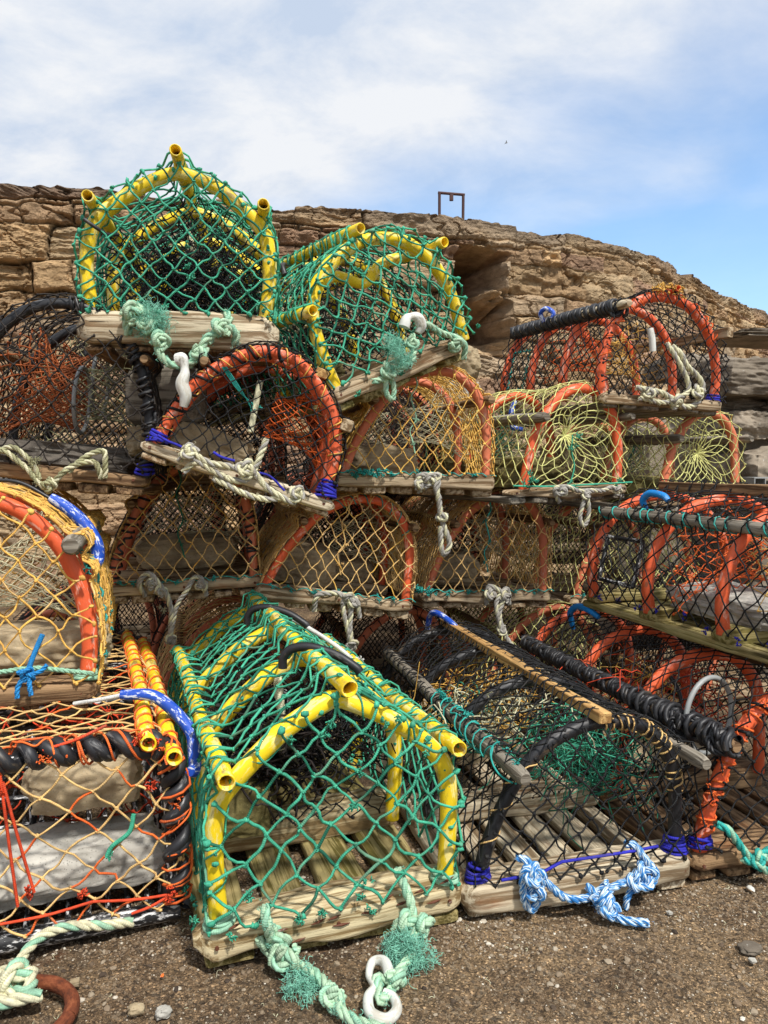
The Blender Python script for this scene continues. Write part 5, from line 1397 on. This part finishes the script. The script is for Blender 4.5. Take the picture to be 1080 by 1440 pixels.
# --- third layer: tilted orange hooped creel
c = Creel(at(190, 642, 1.79), at(466, 731, 1.87), .62, .292, 'lean', label='black netted creel with bright orange hoops tilted steeply down to the right', beam_h=.030, beam_w=.065, slat_h=.016)
c.base(M['wood'], 6, 27, [0, .28, .55], end_r=.025, beam_mat=M['wood_pale'], rough=.003)
c.hoops([.02, .12, .34, .58], M['orange'], .0135)
c.rail(.27, 'pole', M['wood_brown'], .014, .0); c.rail(.62, 'batten', M['wood_new'], y0=.01, w=.03, h=.02, off=.026); c.rail(.78, 'batten', M['wood'], y0=-.01, w=.026, h=.026, off=.026)
c.hoodnet(M['black'], .040, .032, .0016, .006, .010, 1.7, .15)
c.endnet(M['black'], .040, .044, .0016, y=-.006, warp=.018, jit=.2); c.endnet(M['black'], .05, .05, .0015, back=True)
c.lace(M['gold'], .02, .03, .97, .050, .0018, .0175, jitter=.7); c.lace(M['black'], .02, .03, .5, .042, .0035, .0172, jitter=.7)
c.foot(M['blue_twine'], -1, .02, .0034, 5); c.foot(M['blue_twine'], 1, .02, .0034, 8)
mb = MB()
for q_ in ([(222, 612, .012), (235, 620, .014), (250, 626, .012), (262, 632, .01)], [(300, 636, .01), (312, 643, .014), (330, 648, .01)], [(360, 664, .01), (380, 670, .014), (400, 690, .01)]):
    mb = MB(); tubes(mb, catmull([c.fp(*p) for p in q_], 5), .0032, 6, cap=True); mb.build('edge_line', M['blue_twine'], c.root)
c.funnel(M['orange_twine'], 1, .20, ring_c=(.55, .55), ring_r=.06, spread=.15, r=.0013, nu=32, nv=11, ring=False)
c.curtain(M['brownblack'], .36, .0014, cx=.034)
mb = MB(); tubes(mb, resample(np.array([c.fp(366, 536, -.06), c.fp(352, 608, -.04)]), n=8), .0078, 10, cap=True); mb.build('white_stick', M['rope_cream'], c.root)
mb = MB()
for k in range(4): mb = MB(); tubes(mb, catmull([c.fp(312 + k * 2, 516, -.01), c.fp(334 + k, 548 - k, -.03), c.fp(360 - k * 2, 572 + k, -.05)], 5), .0016, 4); mb.build('teal_tie', M['teal'], c.root)
mb = MB(); tuft(mb, c.fp(358, 572, -.05), .016, 30, 0, .0012); mb.build('frayed_tuft', M['teal'], c.root)
PR = (M['rope_cream'], M['rope_grey'], M['rope_cream'])
c.rope_on([(252, 648, .012), (262, 628, .022), (276, 640, .026), (296, 652, .026), (320, 656, .028), (340, 662, .028), (356, 664, .028), (372, 682, .028), (392, 696, .028), (412, 706, .026), (424, 694, .02), (420, 684, .01)], .0078, PR, off=.02, fuzz=160, knots=((346, 660, .022, .03), (268, 636, .018, .026), (418, 694, .017, .022)), fuzzmat=M['rope_cream'])
c.rope_on([(258, 664, .02), (276, 650, .026), (300, 662, .026), (330, 676, .026), (350, 672, .028), (362, 652, .028), (368, 636, .026), (374, 618, .022)], .0078, PR, off=.02, fuzz=100, fuzzmat=M['rope_cream'])
c.rope_on([(300, 672, .02), (322, 684, .024), (345, 694, .024), (372, 702, .024), (396, 700, .024)], .0075, PR, off=.02, fuzz=80, fuzzmat=M['rope_cream'])
weight(c, gp(c, .30, .12, .30), (.24, .24, .10), 'stone_tan', 'tan stone inside the tilted orange hooped creel', 47)

# third layer: tan/golden net
c = old_creel(at(470, 693, 2.15), at(697, 698, 2.24), .64, .295, 'golden netted creel with a dull orange hoop, under the tilted yellow hooped creel', ('gold', 'tan'), 'salmon', seed=28, cx=.042, cz=.062)
weight(c, gp(c, .34, .13, .28), (.30, .24, .11), 'stone_tan', 'rounded tan stone inside the golden netted creel of the third layer', 49)
centre_tie(c, 'rope_green2', .46)
mb = MB()
for k in range(12): tuft(mb, c.fp(494 + k * 4.2, 664 + math.sin(k) * 2, .012), .012, 18, 0, .0016)
mb.build('blue_tie', M['teal'], c.root)
c.rope_on([(590, 692, .008), (588, 672, .022), (600, 668, .024), (616, 674, .024), (614, 690, .026), (618, 706, .024), (620, 724, .022), (626, 746, .02), (632, 766, .018), (624, 780, .016), (620, 766, .018), (620, 740, .02)], .0082, GY, off=.02, knots=((602, 676, .020, .026), (590, 682, .014, .024), (622, 726, .014, .022)), fuzz=60, fuzzmat=M['rope_grey'])
c.rope_on([(596, 688, .014), (606, 670, .024), (618, 668, .024), (612, 684, .026), (618, 702, .024)], .0078, GY, off=.02, fuzzmat=M['rope_grey'])

# third layer right: lime nets gathered in a star
def star_net(c, mat, cu=.5, cv=.52, nu=32, nv=7, r=.0015):
    cc = np.array([c.w * cu, -.006, c.zb + c.h * cv])
    # outline: arch plus floor, starting anywhere
    P = c.P(np.linspace(0, 1, 160), -.004, c.hr * .9); fl = resample(np.array([P[-1], [c.w / 2, -.004, c.zb + .004], P[0]]), n=60)
    O = np.vstack([P, fl[1:]]); d = np.concatenate([[0], np.cumsum(np.linalg.norm(np.diff(O, axis=0), axis=1))]); d /= d[-1]
    def S(u, v):
        u = np.mod(u, 1.0000001)
        Q = np.stack([np.interp(u, d, O[:, k]) for k in range(3)], -1)
        v = np.clip(v, 0, 1); k1 = 2.0 / nv; f = np.where(v < k1, v / k1 * .40, .40 + .60 * (v - k1) / (1 - k1))[..., None]
        X = cc + (Q - cc) * f
        X[..., 1] += .045 * (1 - f[..., 0]) ** 2
        q = np.stack([X[..., 0] * 9, X[..., 2] * 9, X[..., 0] * 0 + c.seed], -1); g = np.sin(np.pi * f[..., 0]); X[..., 0] += .016 * fbm(q, 2, 3) * g; X[..., 2] += .016 * fbm(q, 2, 4) * g
        return X
    o = lattice(S, nu, nv, r, mat, 'end_net', c.root, 1.7, .24, 5, wrap=True)
    return o
def lime_creel(A, B, L, h, label, hoopm, seed, prof='star', w='wood_grey', cu=.5):
    c = Creel(A, B, L, h, prof, 0, label, beam_h=.028, slat_h=.018, beam_w=.06)
    c.base(M[w], 6, seed, [0, L / 2 - .03, L - .07], end_r=.02, rough=.004, beam_mat=M['wood'])
    c.hoops(list(np.linspace(.025, L - .03, 3)), M[hoopm], .0150)
    c.rail(.26, 'pole', M['wood_grey'], .0165, -.03, off=.026); c.rail(.74, 'pole', M['wood_grey'], .014, -.03, off=.026)
    c.hoodnet(M['lime'], .055, .050, .0016, .006, .014, 1.7, .12)
    star_net(c, M['lime'], cu)
    c.endnet(M['lime'], .05, .055, .0015, back=True)
    c.funnel(M['green_dark'], -1, L * .5, ring_c=(.5, .5), ring_r=.06, r=.0012, ring=False)
    c.funnel(M['rope_olive'], 1, L * .5, ring_c=(.5, .5), ring_r=.06, r=.0012, ring=False)
    return c
A = at(718, 710, 2.22); A2 = dirB(A, .455, 27, .008)
c = lime_creel(A, A2, .70, .295, 'lime netted creel with bright orange hoops and its netting gathered into a star', 'orange', 29)
weight(c, gp(c, .40, .14, .34), (.30, .50, .11), 'stone_moss', 'flat greenish slab inside the bright orange hooped lime netted creel', 53, .75)
tangle(c, gp(c, .3, .5, .40), (.05, .08, .04), 60, M['green_dark'], .0013, 'twine_tangle', .12)
mb = MB(); tubes(mb, catmull([gp(c, .5, .52, .0), gp(c, .48, .35, -.008), gp(c, .5, .2, -.008), gp(c, .46, .04, -.01), gp(c, .40, .01, -.012)], 6), .0024, 5)
for q in ((.5, .5), (.48, .38), (.1, .05), (.12, .12), (.9, .02), (.47, .03), (.14, .05)): tuft(mb, gp(c, q[0], q[1], -.012), .016, 30, 0, .0014)
tubes(mb, catmull([gp(c, .0, .03, -.012), gp(c, .3, .01, -.012), gp(c, .7, .015, -.012), gp(c, 1, .02, -.012)], 6), .003, 5)
mb.build('green_tie', M['green'], c.root)
c.hook([at(735, 604, 2.55), at(720, 600, 2.56), at(719, 580, 2.55), at(724, 564, 2.57)], M['blueplastic'], .0085)
c.rope_on([(786, 706, .006), (780, 688, .02), (796, 684, .022), (812, 690, .022), (828, 690, .022), (846, 690, .02), (862, 686, .016), (872, 698, .01)], .0070, GY, off=.02, knots=((790, 690, .015, .024), (868, 690, .015, .02), (824, 696, .014, .024)), fuzzmat=M['rope_grey'])
c.rope_on([(824, 694, .022), (828, 712, .022), (826, 730, .02), (820, 740, .02), (815, 728, .02), (820, 708, .022), (824, 696, .022)], .0068, GY, off=.02, fuzzmat=M['rope_grey'])
A = at(916, 722, 2.50); A2 = dirB(A, .42, 24)
c = lime_creel(A, A2, .66, .285, 'lime netted creel with faded pinkish hoops and netting gathered into a star, further right', 'salmon', 30, cu=.55)
weight(c, gp(c, .45, .10, .34), (.32, .40, .09), 'stone_moss', 'greenish stone slab inside the faded hooped lime netted creel', 54, .75)
weight(c, gp(c, .15, .42, .50), (.26, .20, .16), 'stone_tan', 'brown stone leaning in the back of the faded hooped lime netted creel', 56)

# ------------------------------------------------------------------ top layer
YH = [.03, .32, .60, .87]
c = Creel(at(110, 492, 1.84), at(388, 498, 1.90), .90, .338, 'roof', label='green netted yellow hooped creel standing upright on top of the stack at left', beam_h=.076, beam_w=.085, slat_h=.012)
c.base(M['wood_brown'], 5, 32, [-.004, .38, .80], end_r=.045, gap=.035, beam_mat=M['wood_pale'], over=.008, rough=.006)
c.hoops(YH, M['yellow'], .0168)
for t_ in (.5, .272, .728): c.rail(t_, 'pipe', M['yellow'], .0145, -.04 if t_ == .5 else -.03)
c.hoodnet(GR, .072, .058, .0026, .004, .014, 2.2, .10, warp=.006)
c.wrap_frame(M['green'])
c.endnet(GR, .056, .056, .0024, y=-.010, mats=GR, warp=.016, jit=.16); c.endnet(GR, .07, .07, .0020, back=True, mats=GR)
c.curtain(M['black'], .22, .0018, cx=.030); c.curtain(M['black'], .46, .0016, cx=.030); c.curtain(M['brownblack'], .60, .0014, cx=.045)
c.funnel(M['black'], -1, .45, ring_c=(.55, .45), ring_r=.07, r=.0013, ring=False); c.funnel(M['black'], 1, .45, ring_c=(.5, .45), ring_r=.07, r=.0013, ring=False)
tangle(c, gp(c, .48, .40, .30), (.075, .06, .065), 260, M['black'], .0016, 'twine_tangle', .12)
mb = MB(); rope(mb, [gp(c, .48, .86, .3), gp(c, .50, .7, .3), gp(c, .49, .5, .32)], .008, (0, 0, 0)); lump(mb, gp(c, .5, .66, .3), .018, .008); mb.build('inner_rope', M['rope_cream'], c.root)
mb = MB()
for px, py in ((130, 428), (138, 430), (232, 432), (268, 388), (265, 375), (265, 342), (310, 325), (370, 440), (378, 446), (178, 430), (198, 432)): tuft(mb, c.fp(px, py, .012), .010, 30, 0, .0014); mb.build('frayed_tuft', M['green'], c.root); mb = MB()

mb = MB(); tubes(mb, np.array([c.fp(*p) for p in ((118, 308, .012), (132, 318, .016), (150, 330, .0), (166, 330, -.04))]), .0045, 6, cap=True); mb.build('black_tie', M['blacktape'], c.root)
c.rope_on([(180, 470, .008), (178, 446, .022), (190, 432, .028), (206, 442, .030), (210, 462, .032), (222, 478, .032), (224, 496, .032), (238, 512, .034), (254, 514, .034), (268, 512, .034), (280, 498, .034), (290, 476, .032), (306, 468, .03), (322, 460, .03), (332, 470, .024), (330, 484, .01)], .0098, RG, off=.02, fuzz=500,
          knots=((186, 442, .024, .032), (207, 455, .020, .034), (225, 480, .020, .034), (280, 496, .019, .034), (312, 462, .020, .032)), tufts=((219, 447, .038, 420, .034),))
c.rope_on([(318, 438, .004), (322, 452, .02), (306, 464, .03), (292, 482, .032)], .0092, RG, off=.02, fuzz=100)
plastic_hook(c, [c.o + c.R @ c.fp(250, 506, 0.078), c.o + c.R @ c.fp(257, 505, 0.084), c.o + c.R @ c.fp(260, 524, 0.085), c.o + c.R @ c.fp(256, 540, 0.085), c.o + c.R @ c.fp(261, 556, 0.085), c.o + c.R @ c.fp(258, 572, 0.082)], .0125)
CREEL_TOPLEFT = c

c = Creel(at(472, 584, 1.95), at(660, 503, 2.19), .90, .312, 'tilt', label='green netted yellow hooped creel tilted up to the right on top of the stack', beam_h=.048, beam_w=.080, slat_h=.018)
c.base(M['wood_green'], 5, 33, [-.004, .38, .80], end_r=.03, gap=.035, beam_mat=M['wood'], rough=.005)
c.hoops(YH, M['yellow'], .0175, wob=.008)
for t_ in (.46, .20, .73): c.rail(t_, 'pipe', M['yellow'], .0145, -.022)
mb = MB(); n = 24; P = catmull([c.P(np.array([.32]), .10, -.02)[0], c.P(np.array([.40]), .10, -.045)[0], c.P(np.array([.5]), .10, -.10)[0], c.P(np.array([.6]), .10, -.055)[0], c.P(np.array([.68]), .10, -.02)[0]], 8); pipe(mb, P, .0145); mb.build('inner_hoop', M['yellow'], c.root)
c.hoodnet(GR, .066, .044, .0025, .003, .012, 2.2, .12, warp=.005)
c.wrap_frame(M['green'])
c.endnet(GR, .058, .056, .0026, y=-.010, mats=GR, warp=.018, jit=.18, skew=-.1); c.endnet(GR, .07, .07, .0020, back=True, mats=GR)
c.curtain(M['black'], .22, .0018, cx=.030); c.curtain(M['brownblack'], .46, .0014, cx=.04); c.curtain(M['black'], .60, .0014, cx=.04)
c.funnel(M['black'], -1, .45, ring_c=(.5, .5), ring_r=.07, r=.0013, ring=False); c.funnel(M['black'], 1, .45, ring_c=(.5, .5), ring_r=.07, r=.0013, ring=False)
tangle(c, gp(c, .36, .40, .34), (.06, .06, .05), 80, M['darkweed'], .0018, 'weed_tangle', .12)
tangle(c, gp(c, .30, .62, .30), (.04, .04, .04), 50, M['rope_cream'], .0022, 'inner_rope_tangle', .10)
mb = MB()
for px, py in ((508, 385), (503, 380), (517, 368), (610, 432), (671, 459), (505, 553), (565, 525)): tuft(mb, c.fp(px, py, .012), .010, 30, 0, .0014); mb.build('frayed_tuft', M['green'], c.root); mb = MB()

for t_, y in ((.40, .30), (.36, .62)):
    q = c.P(np.array([t_]), y, .03)[0]; mb = MB(); tubes(mb, catmull([q + [-.02, -.02, -.02], q + [-.008, 0, .006], q + [.02, .03, .004], q + [.04, .06, -.01]], 6), .009, 8, cap=True); mb.build('elastic_hook', M['blackpipe'], c.root)
c.rope_on([(652, 505, .008), (654, 486, .02), (640, 474, .024), (620, 468, .026), (604, 458, .028), (594, 456, .03)], .0085, RG, off=.02, fuzz=160, knots=((640, 484, .018, .026),))
c.rope_on([(580, 470, .028), (582, 490, .03), (578, 508, .03), (560, 520, .028), (540, 532, .024), (525, 536, .018)], .0085, RG, off=.02, fuzz=160, knots=((548, 522, .022, .032), (580, 482, .015, .03)), tufts=((554, 492, .036, 380, .036), (572, 500, .022, 90, .034)))
c.rope_on([(543, 532, .026), (543, 552, .024), (551, 562, .022), (554, 545, .024), (548, 528, .026)], .0075, RG, off=.024, fuzz=60)
plastic_hook(c, [c.o + c.R @ c.fp(568, 460, .034), c.o + c.R @ c.fp(573, 447, .036), c.o + c.R @ c.fp(586, 446, .036), c.o + c.R @ c.fp(592, 458, .036), c.o + c.R @ c.fp(588, 468, .032)], .0125)
weight(c, gp(c, .24, .08, .20), (.12, .12, .06), 'stone_moss', 'small mossy block on the floor of the tilted green netted creel', 57)

# top right, black netted side-on
A = at(846, 572, 2.34); Bp = at(1016, 584, 2.50)
c = Creel(A, Bp, .66, .31, 'arch', label='black netted orange hooped creel with black rope rail, seen side-on at the top right', beam_h=.026, slat_h=.016, pitch=.02)
c.base(M['wood_grey'], 6, 34, [0, .28, .57], end_r=.02, beam_mat=M['wood'], rough=.004)
c.hoops([.03, .23, .43, .62], M['orange'], .0150)
rl, P = c.rail(.30, 'pole', M['wood_pale'], .0150, -.035)
mb = MB()
for ph in (0, 2.1, 4.2): tubes(mb, helix(P[3:], .0195, .044, 12, .35, ph), .0062, 7)
lump(mb, P[3] + [.004, .0, -.012], .026, .006); mb.build('rope_binding', M['blacktape'], rl)
c.rail(.52, 'pipe', M['orange'], .0105, -.01, off=.024); c.rail(.76, 'batten', M['wood'], w=.02, h=.03, off=.02)
c.hoodnet(M['black'], .044, .042, .0017, .008, .006, 1.7, .14)
c.endnet(M['black'], .042, .046, .0017, y=-.008); c.endnet(M['black'], .05, .05, .0016, back=True)
c.lace(M['orange_twine'], .02, .1, .8, .045, .0020, .0170, jitter=.7); c.foot(M['blue_twine'], 1, .03, .0032, 5)
mb = MB()
for k in range(22): tuft(mb, c.P(np.array([.44 + .10 * rng.rand()]), rng.uniform(-.01, .03), .02)[0], .016, 12, 0, .0016)
mb.build('twine_ends', M['gold'], c.root)
c.funnel(M['orange_twine'], -1, .33, ring_c=(.5, .5), ring_r=.055, spread=.09, r=.0013, ring=False)
c.funnel(M['gold'], 1, .33, ring_c=(.5, .5), ring_r=.055, spread=.09, r=.0014, ring=False)
q = [c.P(np.array([t]), y, .010)[0] for t, y in ((.05, .58), (.21, .58), (.21, .47), (.05, .47), (.05, .58))]; mb = MB()
for i in range(4): tubes(mb, helix(resample(np.array([q[i], q[i + 1]]), n=8), .003, .02, 8, .4), .0024, 5)
mb.build('net_patch_edge', M['teal'], c.root)
c.hook([at(765, 453, 2.72), at(760, 441, 2.72), at(768, 434, 2.70), at(778, 440, 2.68), at(776, 448, 2.68)], M['blueplastic'], .0075)
c.rope_on([(946, 486, .01), (956, 496, .02), (966, 514, .022), (980, 528, .022), (988, 545, .022), (980, 566, .02), (962, 572, .02), (944, 560, .02), (930, 552, .02), (910, 548, .018), (895, 545, .014)], .0088, PR, off=.02, fuzz=240, knots=((982, 552, .020, .026), (950, 566, .020, .026), (912, 552, .016, .022)), fuzzmat=M['rope_cream'])
c.rope_on([(938, 482, .008), (950, 502, .02), (962, 524, .022), (968, 548, .022), (952, 560, .022), (930, 566, .018), (900, 560, .016)], .0080, PR, off=.03, fuzz=200, fuzzmat=M['rope_cream'])
mb = MB(); tubes(mb, np.array([c.fp(914, 462, .02), c.fp(917, 476, .024), c.fp(918, 494, .022)]), .010, 10, cap=True); mb.build('plastic_hook', M['whiteplastic'], c.root)

print('objects', len(bpy.data.objects), 'verts', sum(len(o.data.vertices) for o in bpy.data.objects if o.type == 'MESH'))
